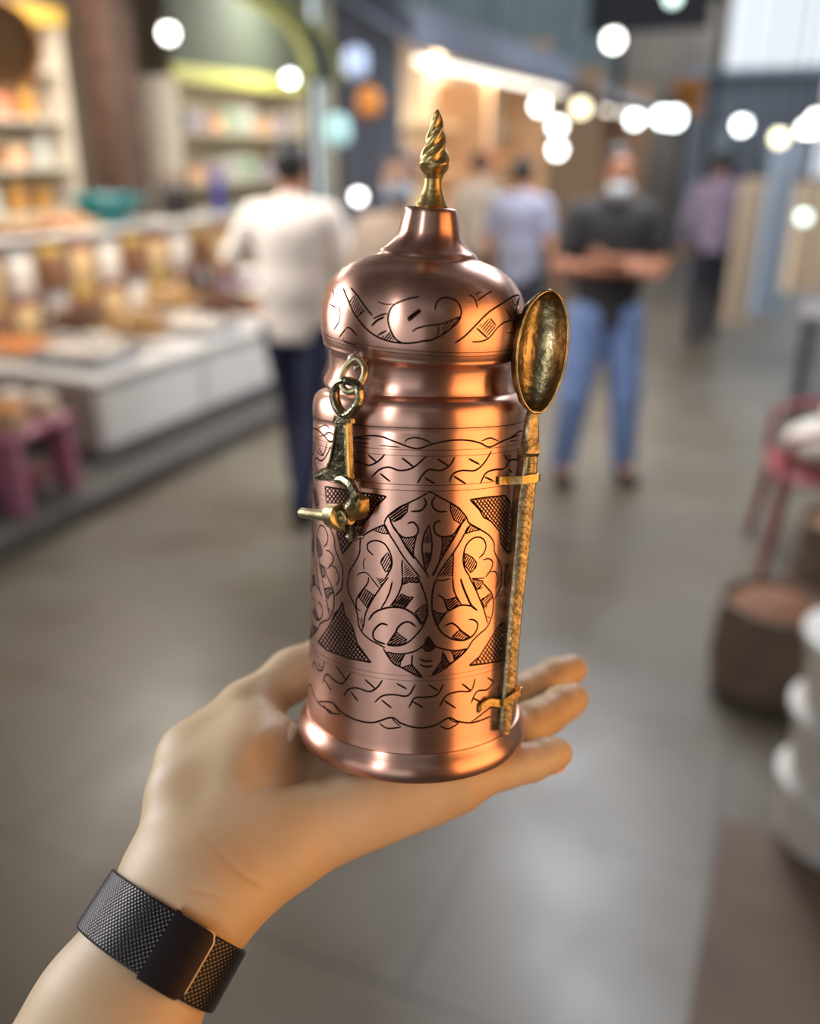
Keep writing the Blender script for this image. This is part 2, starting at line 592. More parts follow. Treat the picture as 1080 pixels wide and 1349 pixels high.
# lower left quarter
s('C', (75, 0), (70, 100), (90, 200), (150, 330), (185, 440), (205, 580), (250, 665), (330, 740), (440, 800), (520, 845))
s('C', (490, 845), (555, 950), (620, 1030), (720, 1080), (830, 1140), (945, 1195))
s('C', (900, 0), (950, 110), (1000, 250), (1020, 380), (1010, 480), (960, 590), (880, 690), (780, 780), (680, 815), (540, 812))
s('C', (320, 0), (310, 70), (260, 140), (200, 220), (172, 285), (180, 370), (225, 405))
s('C', (340, 0), (400, 75), (455, 140), w=1.0)
s('C', (555, 0), (480, 100), (390, 230), (320, 350), (280, 450), (262, 560), (240, 645))
s('C', (600, 50), (575, 160), (530, 270), (465, 375))
s('C', (720, 0), (710, 100), (670, 210), (620, 290), (575, 345))
s('C', (320, 515), (380, 430), (470, 385), (580, 360), (700, 365), (800, 405), (880, 470), (950, 575), w=1.5)
ha('C', -45, 3.2, (705, 200), (790, 240), (850, 240), (800, 300), (750, 370), (600, 335), (670, 260), w=1.7)
ha('C', -62, 2.9, (270, 140), (390, 225), (310, 375), (200, 235), w=1.2)
ha('C', -35, 2.6, (725, 10), (900, 10), (910, 70), (800, 60), (725, 90), w=1.3)
ha('C', -40, 2.6, (400, 10), (530, 10), (460, 120), w=1.1, edge=False)
ha('C', -48, 2.8, (990, 320), (870, 420), (960, 560), (1012, 440))
ha('C', -60, 2.4, (205, 490), (255, 480), (258, 560), (240, 630), edge=False)
s('C', (550, 572), (470, 555), (400, 610), (370, 680), (400, 750), (520, 800), w=1.5)
s('C', (880, 590), (800, 535), (720, 550), (660, 610), (640, 660), (560, 770), w=1.5)
ha('C', -30, 2.7, (650, 650), (690, 690), (770, 745), (740, 795), (540, 800), w=1.2)
s('C', (545, 890), (640, 912), (750, 910), (870, 880), (960, 820), (1040, 740))
ha('C', -55, 2.8, (530, 890), (640, 912), (745, 920), (700, 990), (690, 1065), (600, 1015), w=1.3)
s('C', (710, 1000), (725, 960), (750, 920), w=1.0)
s('C', (840, 920), (835, 1040), (900, 1120), (960, 1195), w=1.3)
ha('C', -60, 2.5, (835, 1035), (720, 1075), (820, 1130), (930, 1188), w=1.2)
ha('C', -55, 2.6, (1030, 700), (1000, 770), (950, 840), (1050, 885), (1080, 850), (1080, 780), edge=True)
s('C', (920, 970), (1000, 1002), (1080, 990), w=1.5)
s('C', (930, 1040), (1000, 1066), (1080, 1055), w=1.5)
# upper right quarter
s('B', (40, 70), (100, 90), (220, 160), (350, 230), (430, 300), (490, 375), (520, 440), (640, 510), (760, 590), (815, 680), (822, 780), (870, 890), (902, 970), (903, 1085))
ha('B', -60, 2.7, (295, 215), (400, 260), (495, 375), (430, 455), (340, 400), (302, 300), w=1.1)
s('B', (130, 120), (80, 190), (100, 260), (160, 305), (262, 305), w=1.4)
s('B', (185, 410), (120, 440), (103, 510), (140, 580), (230, 605), (330, 580), (390, 500), (435, 435), w=1.4)
s('B', (440, 435), (375, 560), (280, 720), (190, 870), (80, 1070))
s('B', (510, 480), (450, 600), (350, 770), (230, 935), (135, 1090))
ha('B', -38, 2.6, (205, 615), (340, 592), (270, 720), (200, 830), w=1.1)
ha('B', -60, 2.6, (530, 460), (645, 522), (560, 540), (485, 565), w=1.0)
s('B', (635, 860), (700, 790), (720, 700), (680, 625), (610, 608), (530, 650), (472, 740), (450, 880), (472, 985), (535, 1085))
ha('B', -62, 2.7, (470, 800), (560, 850), (612, 915), (600, 970), (540, 1030), (468, 940), w=1.2)
s('B', (680, 882), (750, 863), (800, 905), (780, 990), (715, 1085))
s('B', (770, 1022), (830, 1018), (862, 1085), w=1.1)
s('B', (335, 780), (330, 900), (323, 1085))
ha('B', -50, 2.7, (320, 805), (318, 1075), (165, 1075), (240, 945), w=1.1, edge=False)
s('B', (195, 610), (207, 690), (190, 800), (150, 950), (95, 1070), w=1.1)
# lower right quarter
s('D', (903, 0), (890, 130), (820, 268))
s('D', (680, 70), (735, 130), (800, 225), (802, 400), (770, 520), (720, 610), (640, 680), (560, 760), (510, 840), (440, 920), (330, 1010), (200, 1110), (65, 1175))
s('D', (323, 0), (340, 150), (380, 250), (430, 330))
s('D', (420, 20), (450, 120), (500, 240), (550, 340), (620, 400), w=1.7)
s('D', (520, 0), (590, 130), (650, 270), (700, 400), (740, 550))
s('D', (150, 20), (110, 80), (85, 200), (80, 330), (95, 460), (150, 590), (220, 680), (330, 740), (450, 752), (540, 715), (600, 650), (622, 560), (580, 512), (510, 505), w=1.4)
s('D', (150, 565), (240, 430), (330, 370), (430, 335), (520, 340), (570, 365), w=1.3)
s('D', (150, 210), (220, 260), (250, 350), (280, 410), w=1.4)
s('D', (90, 390), (160, 430), (255, 432), w=1.2)
ha('D', -38, 2.8, (230, 268), (290, 268), (360, 240), (430, 330), (280, 405), w=1.4)
ha('D', -48, 2.7, (100, 410), (165, 435), (240, 437), (150, 570), w=1.2)
s('D', (230, 582), (310, 550), (370, 580), (440, 650), (535, 712), w=1.4)
ha('D', -50, 2.6, (400, 630), (520, 715), (440, 755), (320, 712), w=1.2)
ha('D', -48, 2.5, (560, 25), (690, 50), (660, 110), (610, 150), w=1.1)
ha('D', -48, 2.6, (770, 195), (790, 250), (700, 360), (665, 280), w=1.1)
s('D', (610, 152), (690, 122), w=1.0); s('D', (660, 262), (720, 242), (770, 195), w=1.0)
s('D', (715, 385), (740, 300), w=1.0); s('D', (730, 465), (772, 490), w=1.0)
s('D', (540, 15), (620, 20), (710, 10), w=1.0)
s('D', (862, 0), (862, 60), (832, 135), w=1.2)
s('D', (150, 40), (220, 40), (310, 20), w=1.0)
s('D', (35, 700), (60, 770), (140, 830), (260, 865), (380, 872), (500, 850))
ha('D', -48, 2.5, (325, 885), (480, 862), (440, 910), (345, 990), w=1.3)
s('D', (210, 880), (230, 960), (290, 1020), (350, 990), (340, 930), (300, 878), w=1.1)
ha('D', -45, 2.5, (208, 890), (195, 1000), (85, 1150), (290, 1032), w=1.3)
ha('D', -50, 2.5, (0, 740), (40, 715), (130, 832), (60, 880), (0, 880), w=1.1)
# cross-hatched triangles
NOCOPY = set()
def lattice(view, *pts, a=(52, -52), gap=4.2, w=1.5):
    P = V(view, *pts); n0 = len(S_BODY)
    for ang in a:
        for l in hatch(P, ang, gap): S_BODY.append((catmull(l), w * .8))
    closed(view, *pts, w=1.3)
    NOCOPY.update(range(n0, len(S_BODY)))
lattice('F', (490, 310), (460, 400), (390, 470), (330, 620), (180, 825), (290, 930), (450, 985), (560, 1030), (850, 1085), (680, 850), (620, 640), (520, 480), a=(50, -58))
n0_ = len(S_BODY)
S_left = [(428, 641), (470, 648), (509, 654), (494, 668), (488, 680), (473, 694), (465, 712), (451, 730), (443, 698), (437, 680), (430, 662)]
for ang in (52, -55):
    for l in hatch(S_left, ang, 4.2): S_BODY.append((catmull(l), 1.2))
for a_, b_ in zip(S_left, S_left[1:] + S_left[:1]): S_BODY.append((catmull([a_, b_]), 1.4))
NOCOPY.update(range(n0_, len(S_BODY)))
lattice('B', (530, 165), (700, 140), (950, 115), (1010, 200), (1030, 500), (1000, 830), (900, 690), (880, 540), (780, 420), (690, 370), (640, 280), a=(50, -62), gap=3.9, w=1.4)
lattice('D', (520, 1050), (640, 950), (740, 790), (870, 580), (930, 540), (920, 985), (870, 1000), (700, 1030), a=(50, -60), w=1.3)
# upper band
s('G', (90, 115), (180, 100), (260, 105), (340, 135), (450, 170), (540, 145), (640, 125), (730, 125), (800, 140), (850, 162), (920, 130), (1010, 95))
s('G', (385, 140), (400, 120), (440, 110), (490, 120), (535, 142), w=1.1)
s('G', (805, 130), (853, 112), (900, 130), w=1.1)
for pts in [[(90, 240), (140, 245), (190, 262), (240, 240), (280, 200)], [(205, 325), (250, 285), (300, 272), (360, 290), (430, 275), (505, 213)],
            [(455, 362), (480, 320), (520, 285), (580, 290), (630, 265), (662, 215)], [(630, 355), (650, 310), (700, 290), (770, 290), (820, 250), (862, 183)],
            [(800, 362), (830, 305), (880, 285), (930, 280), (962, 240)]]:
    s('G', *pts, w=1.35)
for pts in [[(185, 203), (232, 243)], [(370, 220), (437, 272)], [(565, 225), (627, 267)], [(735, 225), (797, 257)], [(928, 203), (957, 242)],
            [(90, 285), (125, 320)], [(250, 305), (308, 352)], [(493, 328), (552, 363)], [(653, 320), (722, 364)], [(823, 325), (872, 347)]]:
    s('G', *pts, w=1.5)
s('G', (90, 130), (140, 138), (190, 143), w=0.8); s('G', (250, 152), (300, 158), (360, 163), w=0.8)
s('E', (180, 0), (210, 150), (235, 300), w=1.1)
S_BODY.append((catmull([(418, 565), (428, 560), (436, 566)]), 0.9)); S_BODY.append((catmull([(431, 582), (428, 594), (424, 600), (417, 594)]), 1.2))
S_BODY.append((catmull([(420, 575), (432, 572)]), 0.8))
# lower band
nb_ = len(S_BODY)
for pts in [[(40, 75), (52, 45), (70, 82), (90, 85), (103, 40)], [(92, 148), (112, 105), (150, 135), (190, 150), (230, 100)], [(195, 212), (220, 180), (260, 172), (320, 190), (360, 170), (387, 133)],
            [(348, 243), (385, 212), (440, 205), (510, 210), (548, 153)], [(515, 270), (545, 222), (600, 218), (655, 205), (687, 153)],
            [(665, 265), (700, 210), (760, 190), (820, 185), (842, 123)], [(820, 248), (850, 190), (900, 180), (932, 143)]]:
    s('H', *pts, w=1.3)
for pts in [[(70, 50), (88, 75)], [(160, 65), (207, 132)], [(100, 130), (136, 186)], [(300, 130), (352, 177)], [(230, 190), (267, 237)], [(455, 150), (507, 178)], [(380, 230), (432, 272)], [(610, 155), (662, 187)],
            [(535, 240), (590, 270)], [(775, 150), (822, 188)], [(688, 235), (747, 272)], [(900, 120), (932, 142)], [(828, 222), (868, 240)]]:
    s('H', *pts, w=1.4)
s('H', (70, 240), (140, 245), (190, 295), (260, 330), (340, 342), (430, 318), (480, 347), (560, 368), (640, 357), (710, 320), (760, 337), (830, 342), (920, 312), w=1.3)
s('H', (95, 250), (125, 292), (180, 302), w=1.2); s('H', (140, 245), (160, 270), (178, 300), w=0.9)
s('H', (370, 345), (410, 370), (477, 365), w=1.2); s('H', (430, 318), (450, 340), (477, 362), w=0.9)
s('H', (665, 358), (710, 372), (762, 345), w=1.2); s('H', (710, 320), (730, 335), (762, 345), w=0.9)

LOWB = set(range(nb_, len(S_BODY)))
# lid engraving
S_LID = []
_body = S_BODY; S_BODY = S_LID
s('I', (100, 90), (112, 140), (90, 190), w=1.0); s('I', (70, 240), (120, 262), (160, 262), w=1.0)
s('I', (160, 250), (178, 330), (162, 420), (112, 500), w=1.2); s('I', (75, 260), (68, 340), (80, 420), w=0.9)
s('I', (165, 580), (200, 530), (240, 482), w=1.3); s('I', (240, 480), (275, 478), (350, 555), w=1.3)
s('I', (205, 570), (215, 610), (250, 630), (350, 655), w=0.9)
s('I', (205, 70), (260, 200), (320, 330), (400, 440), (480, 520), (570, 575), (680, 615), (800, 632), (920, 630), (1080, 600), w=1.35)
s('J', (0, 578), (110, 540), (220, 470), (310, 390), (342, 310), (330, 240), (290, 185), (200, 158), (130, 180), (100, 230), (98, 280), w=1.35)
s('I', (280, 65), (360, 160), (430, 260), (505, 355), w=1.3)
ha('I', -65, 3.0, (330, 140), (430, 295), (360, 365), (268, 215), w=0.9, edge=False)
s('I', (330, 140), (268, 215), w=1.1); s('I', (430, 295), (350, 365), w=1.0)
s('I', (555, 210), (640, 238), (720, 235), w=0.9)
s('I', (985, 160), (860, 185), (730, 240), (680, 310), (663, 400), (690, 500), (740, 590), (810, 632), w=1.35)
s('I', (510, 385), (600, 345), (660, 333), w=1.3); s('I', (495, 460), (550, 405), (625, 365), w=1.7); s('I', (560, 552), (650, 505), w=1.5)
ha('I', -50, 3.0, (590, 580), (690, 510), (745, 605), (650, 612), w=1.2, edge=False)
closed('I', (860, 380), (980, 290), (992, 312), (880, 405), w=1.3); s('I', (870, 390), (985, 300), w=1.3)
s('I', (910, 518), (960, 482), (1080, 450), w=1.3); s('J', (0, 427), (170, 405), (325, 340), w=1.2)
s('J', (120, 425), (127, 480), (103, 535), w=1.1)
ha('J', -50, 3.4, (190, 410), (325, 345), (230, 465), (120, 530), w=0.9, edge=False)
s('J', (280, 592), (380, 520), (470, 430), (600, 300), (720, 220), (830, 150), (893, 143), (870, 240), (845, 380), (862, 475), w=1.4)
s('J', (820, 175), (855, 230), (888, 160), w=1.0); s('J', (760, 262), (832, 372), w=1.5)
s('J', (440, 577), (510, 577), (600, 545), (690, 440), (760, 390), (832, 370), w=1.2)
s('J', (485, 445), (590, 542), w=1.4); s('J', (615, 350), (672, 422), w=1.2)
ha('J', -50, 3.2, (500, 430), (610, 355), (675, 430), (600, 535), w=1.0, edge=False)
s('J', (770, 492), (862, 488), w=1.0)
s('J', (410, 125), (470, 170), (497, 262), w=1.3); s('J', (490, 192), (560, 140), (632, 98), w=1.2); s('J', (470, 130), (510, 110), (545, 108), w=0.8)
ha('J', -40, 3.0, (470, 135), (520, 112), (500, 165), w=0.8, edge=False)
S_LID = S_BODY; S_BODY = _body

def engrave(mb, M, bvh, strokes, turns, nocopy=(), lower=()):
    """thin dark channels laid along the curved copper skin"""
    Mi = M.inverted(); R3 = Mi.to_3x3()
    segs = []
    for si, (pts, w) in enumerate(strokes):
        cur = []; w = (w, si in nocopy, si in lower)
        for p in pts + [None]:
            h = hit(p[0], p[1], bvh) if p else None
            if h and (not cur or (h[0] - cur[-1][0]).length < 0.006):
                cur.append(h)
            else:
                if len(cur) > 1: segs.append((cur, w))
                cur = [h] if h else []
    out = 0
    for cur, (w, single, low) in segs:
        L = [(Mi @ p, (R3 @ n).normalized()) for p, n in cur]
        th = sum(math.atan2(p.y, p.x) for p, n in L) / len(L)
        zz = proj(cur[0][0])[2]
        half = w * 1.85 * zz / FPX / 2
        for k, win in turns:
            if k is not None and k != 0:
                d = (th - TH_C + PI) % (2 * PI) - PI
                if abs(d) > math.radians(win) or (single and win < 60) or (low and k < 0 and d > math.radians(10)): continue
            Rk = Matrix.Rotation(k, 3, 'Z')
            rs = []
            N = len(L)
            for i in range(N):
                p, n = L[i]
                d = (L[min(i + 1, N - 1)][0] - L[max(i - 1, 0)][0])
                if d.length < 1e-9: d = Vector((1, 0, 0))
                sd = d.normalized().cross(n)
                e = min(i, N - 1 - i)
                hw = half * (0.45 if e == 0 else 0.85 if e == 1 else 1.0)
                rs.append([Rk @ (p + sd * hw + n * 0.00001), Rk @ (p + sd * hw * 0.5 + n * 0.00006), Rk @ (p - sd * hw * 0.5 + n * 0.00006), Rk @ (p - sd * hw + n * 0.00001)])
            vs = [q for r in rs for q in r]
            fs = [(4 * i + j, 4 * i + j + 1, 4 * i + j + 5, 4 * i + j + 4) for i in range(N - 1) for j in range(3)]
            mb.add(vs, fs, None, 1); out += 1
    return out

hc = MJ.inverted() @ hit(565, 770, BVH_BODY)[0]
TH_C = math.atan2(hc.y, hc.x)
engrave(body_mb, MJ, BVH_BODY, S_BODY, [(0, 360), (-PI / 2, 45), (PI / 2, 45), (PI, 62)], NOCOPY, LOWB)
hc2 = ML.inverted() @ hit(565, 420, BVH_LID)[0]
_t = TH_C; TH_C = math.atan2(hc2.y, hc2.x)
engrave(lid_mb, ML, BVH_LID, S_LID, [(0, 360), (PI, 80)])
TH_C = _t

def ring_line(mb, M, bvh, px, py, w=0.00028):
    p = M.inverted() @ hit(px, py, bvh)[0]
    r = math.hypot(p.x, p.y)
    mb.lathe([(r - 0.00002, p.z - w / 2), (r + 0.00006, p.z - w / 4), (r + 0.00006, p.z + w / 4), (r - 0.00002, p.z + w / 2)], NSEG, None, 1, False, False)
for y, w in ((564.3, .00030), (593.3, .00018), (601, .00018), (639.3, .00022), (647, .00022), (890.5, .00014), (897, .00013)):
    ring_line(body_mb, MJ, BVH_BODY, 560, y, w)
for y, w in ((463, .00022), (468, .00018)):
    ring_line(lid_mb, ML, BVH_LID, 560, y, w)

def swap_mesh(o, mb, mats, M):
    me = mb.mesh(o.name, mats, True, 60)
    me.transform(jar.matrix_basis.inverted() @ M)
    o.data = me
swap_mesh(body_o, body_mb, [M_COPPER, M_ENGRAVE], MJ)
swap_mesh(lid_o, lid_mb, [M_COPPER, M_ENGRAVE], ML)

# ------------------------------------------------------------------ finial (child of the lid)
fin_px = [(273.5, 21), (271, 22), (266, 19.5), (258, 16), (250, 13.2), (242, 11.6), (236, 11.4), (229, 14), (222, 19), (216, 21.5), (210, 20.5), (202, 17.6), (192, 15.2), (180, 12.6), (168, 10), (158, 7.4), (150, 4.8), (145.5, 2.2), (144, .8)]
fp = prof_px(ML, fin_px)
# resample finely for the twisted ribs
fine = []
for i in range(len(fp) - 1):
    for k in range(5):
        t = k / 5
        fine.append((fp[i][0] * (1 - t) + fp[i + 1][0] * t, fp[i][1] * (1 - t) + fp[i + 1][1] * t))
fine.append(fp[-1])
h_w = h_at(ML, 226); h_t = h_at(ML, 150)
def twist(a, z):
    k = max(0.0, min(1.0, (z - h_w) / (h_t - h_w) * 3))
    tw = (z - h_w) / (h_t - h_w) * 5.2
    return (1 - 0.10 * k) + 0.15 * k * math.cos(4 * (a - tw))
mbf = MB().lathe(fine, 40, None, 0, True, True, twist)
fin = mbf.obj('finial', M_BRASS, None, True, 50)
fin.data.transform(jar.matrix_basis.inverted() @ ML)
fin.parent = lid_o
fin['label'] = 'twisted flame-shaped brass finial'

# ------------------------------------------------------------------ latch hardware
P0, N0 = hit(456, 600, BVH_BODY)
N0 = (N0 - JA * N0.dot(JA)).normalized()
T0 = JA.cross(N0)
def tp(px, py, off):
    return on_plane(px, py, P0 + N0 * off, N0)
# lid staple
mb = MB()
pl_, nl_ = hit(470, 471, BVH_LID)
mb.ball(pl_ + nl_ * 0.0008, (0.0026, 0.0022, 0.0020))
p2, n2 = hit(477, 478, BVH_LID)
mb.ball(p2 + n2 * 0.0006, (0.0020, 0.0018, 0.0018))
mb.tube([pl_ + nl_ * 0.001, (pl_ + p2) / 2 + nl_ * 0.0026, p2 + n2 * 0.001], 0.0011, 10)
o = world_part(mb.obj('lid_staple', M_STEEL), jar); o['label'] = 'grey soldered staple on lid'
# ring
rp = [(470, 473, .0022), (461, 477, .0032), (453.5, 487, .0042), (450, 500, .0052), (451.5, 510, .0058), (458, 516, .006), (467, 514, .0052), (475, 505, .004), (480, 494, .003), (479.5, 483, .002)]
def cyc(pts, m=4):
    out = []; n = len(pts)
    for i in range(n):
        q = [Vector(pts[(i + d) % n]) for d in (-1, 0, 1, 2)]
        for k in range(m):
            t = k / m
            out.append(0.5 * (2 * q[1] + (q[2] - q[0]) * t + (2 * q[0] - 5 * q[1] + 4 * q[2] - q[3]) * t * t + (3 * q[1] - q[0] - 3 * q[2] + q[3]) * t ** 3))
    return out
mb = MB().tube(cyc([tp(*q) for q in rp]), 0.00098, 12, 0, True)
o = world_part(mb.obj('latch_ring', M_BRASSW), jar)
# hasp: eye + tapered plate with foot
ep = [(462, 503), (470, 507), (474, 517), (472.5, 531), (466, 541), (457, 547), (447.5, 541), (441.5, 528), (441, 514), (447, 505), (455, 501.5)]
mb = MB().tube(cyc([tp(q[0], q[1], .0052) for q in ep]), 0.00125, 12, 0, True, 1.5, N0)
def slab(mb, poly, off, thick, mi=0, bev=0.0004):
    F_ = [tp(x, y, off) for x, y in poly]
    c = sum(F_, Vector()) / len(F_)
    mid = [p - N0 * bev for p in F_]
    F2 = [p + (c - p).normalized() * bev for p in F_]
    back = [p - N0 * thick for p in F_]
    mb.rings([back, mid, F2], None, mi, True, True)
slab(mb, [(439, 548), (455, 548), (459, 553), (459, 558), (438, 558), (437, 553)], .0062, .0026)
slab(mb, [(441, 557), (456, 557), (456.5, 575), (457, 600), (458.5, 625), (459, 633), (440, 634), (414, 633), (413.5, 624), (420, 619), (428, 616), (434.5, 602), (438.5, 580)], .0058, .0026)
mb.tube([tp(454.5, 560, .0060), tp(455.5, 600, .0060), tp(457, 628, .0060)], 0.0005, 8)
mb.tube([tp(442, 562, .0060), tp(439.5, 582, .0060), tp(435.5, 603, .0060), tp(430, 616, .0060)], 0.00035, 8)
hasp = world_part(mb.obj('hasp', M_BRASSD), jar)
hasp['label'] = 'dark cast brass latch plate with teardrop eye'
# golden edge strip of the plate
mb = MB()
e1_ = [tp(457.2, 560, .0056), tp(457.6, 580, .0056), tp(458.2, 604, .0056), tp(459.6, 628, .0056)]
mb.tube(e1_, 0.00045, 8, 0, False, 1.5, N0)
o = world_part(mb.obj('edge_strip', M_BRASS), jar); o.parent = hasp
o.matrix_parent_inverse = Matrix.Identity(4); o['label'] = 'polished golden edge'
# staple loop below the plate
mb = MB()
mb.tube([tp(444, 632, .0045), tp(455, 633, .0056), tp(464, 640, .0068), tp(469, 650, .0074), tp(466, 661, .0074), tp(459, 668, .007)], [.0011, .0016, .0018, .0018, .0016, .0013], 8, 0, False, 1.2)
mb.tube([tp(464, 640, .002), tp(470, 648, .0056), tp(471, 660, .006)], [.001, .0012, .001], 8)
mb.tube([tp(465, 690, .004), tp(464.5, 702, .003), tp(464, 709, .001)], [.0015, .0013, .0012], 8)
world_part(mb.obj('staple_loop', M_BRASSD), jar)
mb = MB()
mb = MB()
kn = [tp(451, 668, .0066), tp(459, 659, .0078), tp(467, 654.5, .0086), tp(473, 660, .0080), tp(473.5, 674, .0076), tp(469, 685, .0072), tp(459, 688, .0066), tp(451, 682, .0062)]
cc = sum(kn, Vector()) / 8
mb.rings([[p - N0 * .0042 for p in kn], [p - N0 * .0006 for p in kn], [p + (cc - p) * 0.3 + N0 * .0006 for p in kn]], None, 0, True, True)
o = world_part(mb.obj('latch_knuckle', M_BRASS), jar); o['label'] = 'golden brass lug beside the pin'
mb = MB()
mb.tube([tp(396, 675, .0062), tp(397, 675.3, .0062), tp(420, 678.5, .0060), tp(446, 682, .0060), tp(463, 684.5, .0058)], [.0013, .0016, .00165, .00165, .0016], 14)
mb.tube([tp(436, 680, .0062), tp(437, 680, .0062), tp(449, 682, .0062), tp(450, 682, .0062)], [.0030, .0036, .0038, .0032], 18, 0, False, 1.25)
mb.tube(cyc([tp(443, 687, .0072), tp(446, 676, .0078), tp(452, 676, .0078), tp(454, 686, .0074), tp(451, 694, .0068), tp(446, 694, .0066)]), .0006, 8, 0, True)
world_part(mb.obj('latch_pin', M_BRASSW), jar)
mb = MB()
q1, m1 = hit(466, 707, BVH_BODY); q2, m2 = hit(474, 706, BVH_BODY)
mb.ball(q1 + m1 * .0004, (.0022, .0016, .0013)); mb.ball(q2 + m2 * .0003, (.0014, .0012, .0010))
o = world_part(mb.obj('solder_foot', M_STEEL), jar); o['label'] = 'grey solder under latch'

# ------------------------------------------------------------------ spoon
def axis_depth(y): return proj(B0 + JA * h_at(MJ, y))[2]
Pb = at(667, 966, axis_depth(966) - 0.0285)
Pt = at(723, 384, axis_depth(384) - 0.0185)
LS = (Pt - Pb).normalized()
NS = (-FW * math.cos(math.radians(22)) + RT * math.sin(math.radians(22)))
NS = (NS - LS * NS.dot(LS)).normalized()
SS = LS.cross(NS)
def sp(px, py, off=0.0): return on_plane(px, py, Pb + NS * off, NS)
spoon = bpy.data.objects.new('spoon', None); spoon.empty_display_size = .03
COL.objects.link(spoon)
MS = Matrix((SS, LS, NS)).transposed().to_4x4(); MS.translation = Pb
spoon.matrix_basis = MS
tag(spoon, 'long-handled brass spoon held upright by clips on the copper jar', 'spoon')
bl = [(722.5, 382.8), (715, 385.5), (707, 391.5), (698, 402), (691.5, 416), (686.5, 432), (682.5, 450), (680.5, 468), (680.3, 486), (682, 503), (685.5, 519), (690.5, 531), (696.5, 539), (702, 543.5)]
br = [(727, 383), (733, 386.5), (738.5, 393), (743, 404), (746.5, 418), (748, 434), (747.6, 450), (746, 467), (743, 484), (738.5, 500), (733, 514), (726.5, 527), (719.5, 537), (712, 543.2)]
n_s = len(bl); NT = 13; NI = 3
def lerp2(a, b, t): return (a[0] + (b[0] - a[0]) * t, a[1] + (b[1] - a[1]) * t)
L2, R2 = [], []
for i in range(n_s - 1):
    for k in range(NI):
        L2.append(lerp2(bl[i], bl[i + 1], k / NI)); R2.append(lerp2(br[i], br[i + 1], k / NI))
L2.append(bl[-1]); R2.append(br[-1])
top, bot = [], []
for i in range(len(L2)):
    u = i / (len(L2) - 1)
    dd = 0.0078 * math.sin(PI * min(1, max(0, u))) ** 0.55
    a, b = sp(*L2[i]), sp(*R2[i])
    rt_, rb_ = [], []
    for k in range(NT + 1):
        t = k / NT
        q = 1 - (2 * t - 1) ** 2
        p = a.lerp(b, t)
        rim = 0.0005 * (1 if 0 < k < NT else 0)
        rt_.append(p - NS * (dd * q ** 0.62 + 0.0))
        out = (p - a.lerp(b, .5)) * 0.05
        rb_.append(p + out - NS * (dd * q ** 0.62 * 1.05 + 0.0017))
    top.append(rt_); bot.append(rb_)
mb = MB()
W_ = NT + 1
loops = [top[i] + bot[i][::-1] for i in range(len(top))]
mb.rings(loops, None, 0, True, True)
for i in range(len(loops)): pass
mb.tube([r[0] for r in top] + [r[-1] for r in top[::-1]], .00045, 8, 0, True)
bowl = world_part(mb.obj('bowl', M_SPOON, None, True, 50), spoon)
hp = [(700, 709.5, 541), (695.5, 711, 553), (694, 711.3, 566), (692.5, 711.3, 580), (690.5, 712, 590), (688.8, 711.6, 597), (690.8, 710, 602), (691.2, 709, 612), (688.5, 708, 632), (684.2, 705.2, 664), (681, 700.3, 708), (677.4, 696, 748), (673, 690.3, 793), (668.8, 685.5, 847), (665, 681.5, 895), (662, 678, 930), (659.5, 675, 955), (659.8, 673.5, 964), (662.5, 671, 967.5)]
mb = MB(); rings = []
for i, (xl, xr, y) in enumerate(hp):
    a, b = sp(xl, y), sp(xr, y)
    bump = 0.0012 if i in (4, 5) else 0.0
    th = 0.0048 if i > 5 else 0.0026
    d = (b - a); bv = d.length * 0.14
    dn = d.normalized()
    rings.append([a - NS * th, a - NS * .0006, a + dn * bv + NS * bump, b - dn * bv + NS * bump, b - NS * .0006, b - NS * th])
mb.rings(rings, None, 0, True, True)
# raised beading along the handle
for i in range(6, len(hp) - 2):
    for k in range(5):
        t = k / 5
        xl = hp[i][0] * (1 - t) + hp[i + 1][0] * t; xr = hp[i][1] * (1 - t) + hp[i + 1][1] * t; y = hp[i][2] * (1 - t) + hp[i + 1][2] * t
        c = sp((xl + xr) / 2, y, 0.0)
        mb.tube([c + SS * (.0013 * math.cos(2 * PI * j / 10)) + LS * (.0013 * math.sin(2 * PI * j / 10)) + NS * .00002 for j in range(8)], .00017, 5)
handle = world_part(mb.obj('handle', M_HANDLE, None, True, 40), spoon)
handle['label'] = 'flat stamped handle with curl pattern'

# clips that hold the spoon: bent strips fixed to the body
def strip(path, hh, th):
    mb = MB(); rs = []
    for i, p in enumerate(path):
        d = (path[min(i + 1, len(path) - 1)] - path[max(i - 1, 0)]).normalized()
        n = d.cross(JA).normalized()
        u = JA
        rs.append([p - u * hh - n * th, p + u * hh - n * th, p + u * hh + n * th, p - u * hh + n * th])
    mb.rings(rs, None, 0, True, True)
    return mb
def clip(pxs, hh):
    path = []
    for kind, x, y, off in pxs:
        if kind == 'b':
            p, n = hit(x, y, BVH_BODY); path.append(p + n * off)
        else:
            path.append(sp(x, y, off))
    return strip(path, hh, 0.00028)
c1 = clip([('b', 655, 633, .0006), ('b', 666, 632.5, .0008), ('b', 668, 632, .0016), ('s', 685, 632.5, .0004), ('s', 687.5, 632.5, .0010), ('s', 708.5, 629, .0010), ('s', 710.5, 628.5, -.0004), ('s', 710, 628, -.0045)], .00125)
o = world_part(c1.obj('spoon_clip', M_BRASS, None, False), jar); o['label'] = 'brass clip around upper spoon handle'
c2 = clip([('b', 629, 934, .0004), ('b', 632, 930, .0008), ('b', 641, 923, .0014), ('s', 660, 926.5, -.0003), ('s', 663, 926, .0009), ('s', 685, 912, .0012), ('s', 687, 909.5, -.0004), ('s', 679, 905, -.0050)], .00125)
o = world_part(c2.obj('spoon_clip', M_BRASS, None, False), jar); o['label'] = 'brass clip around lower spoon handle'
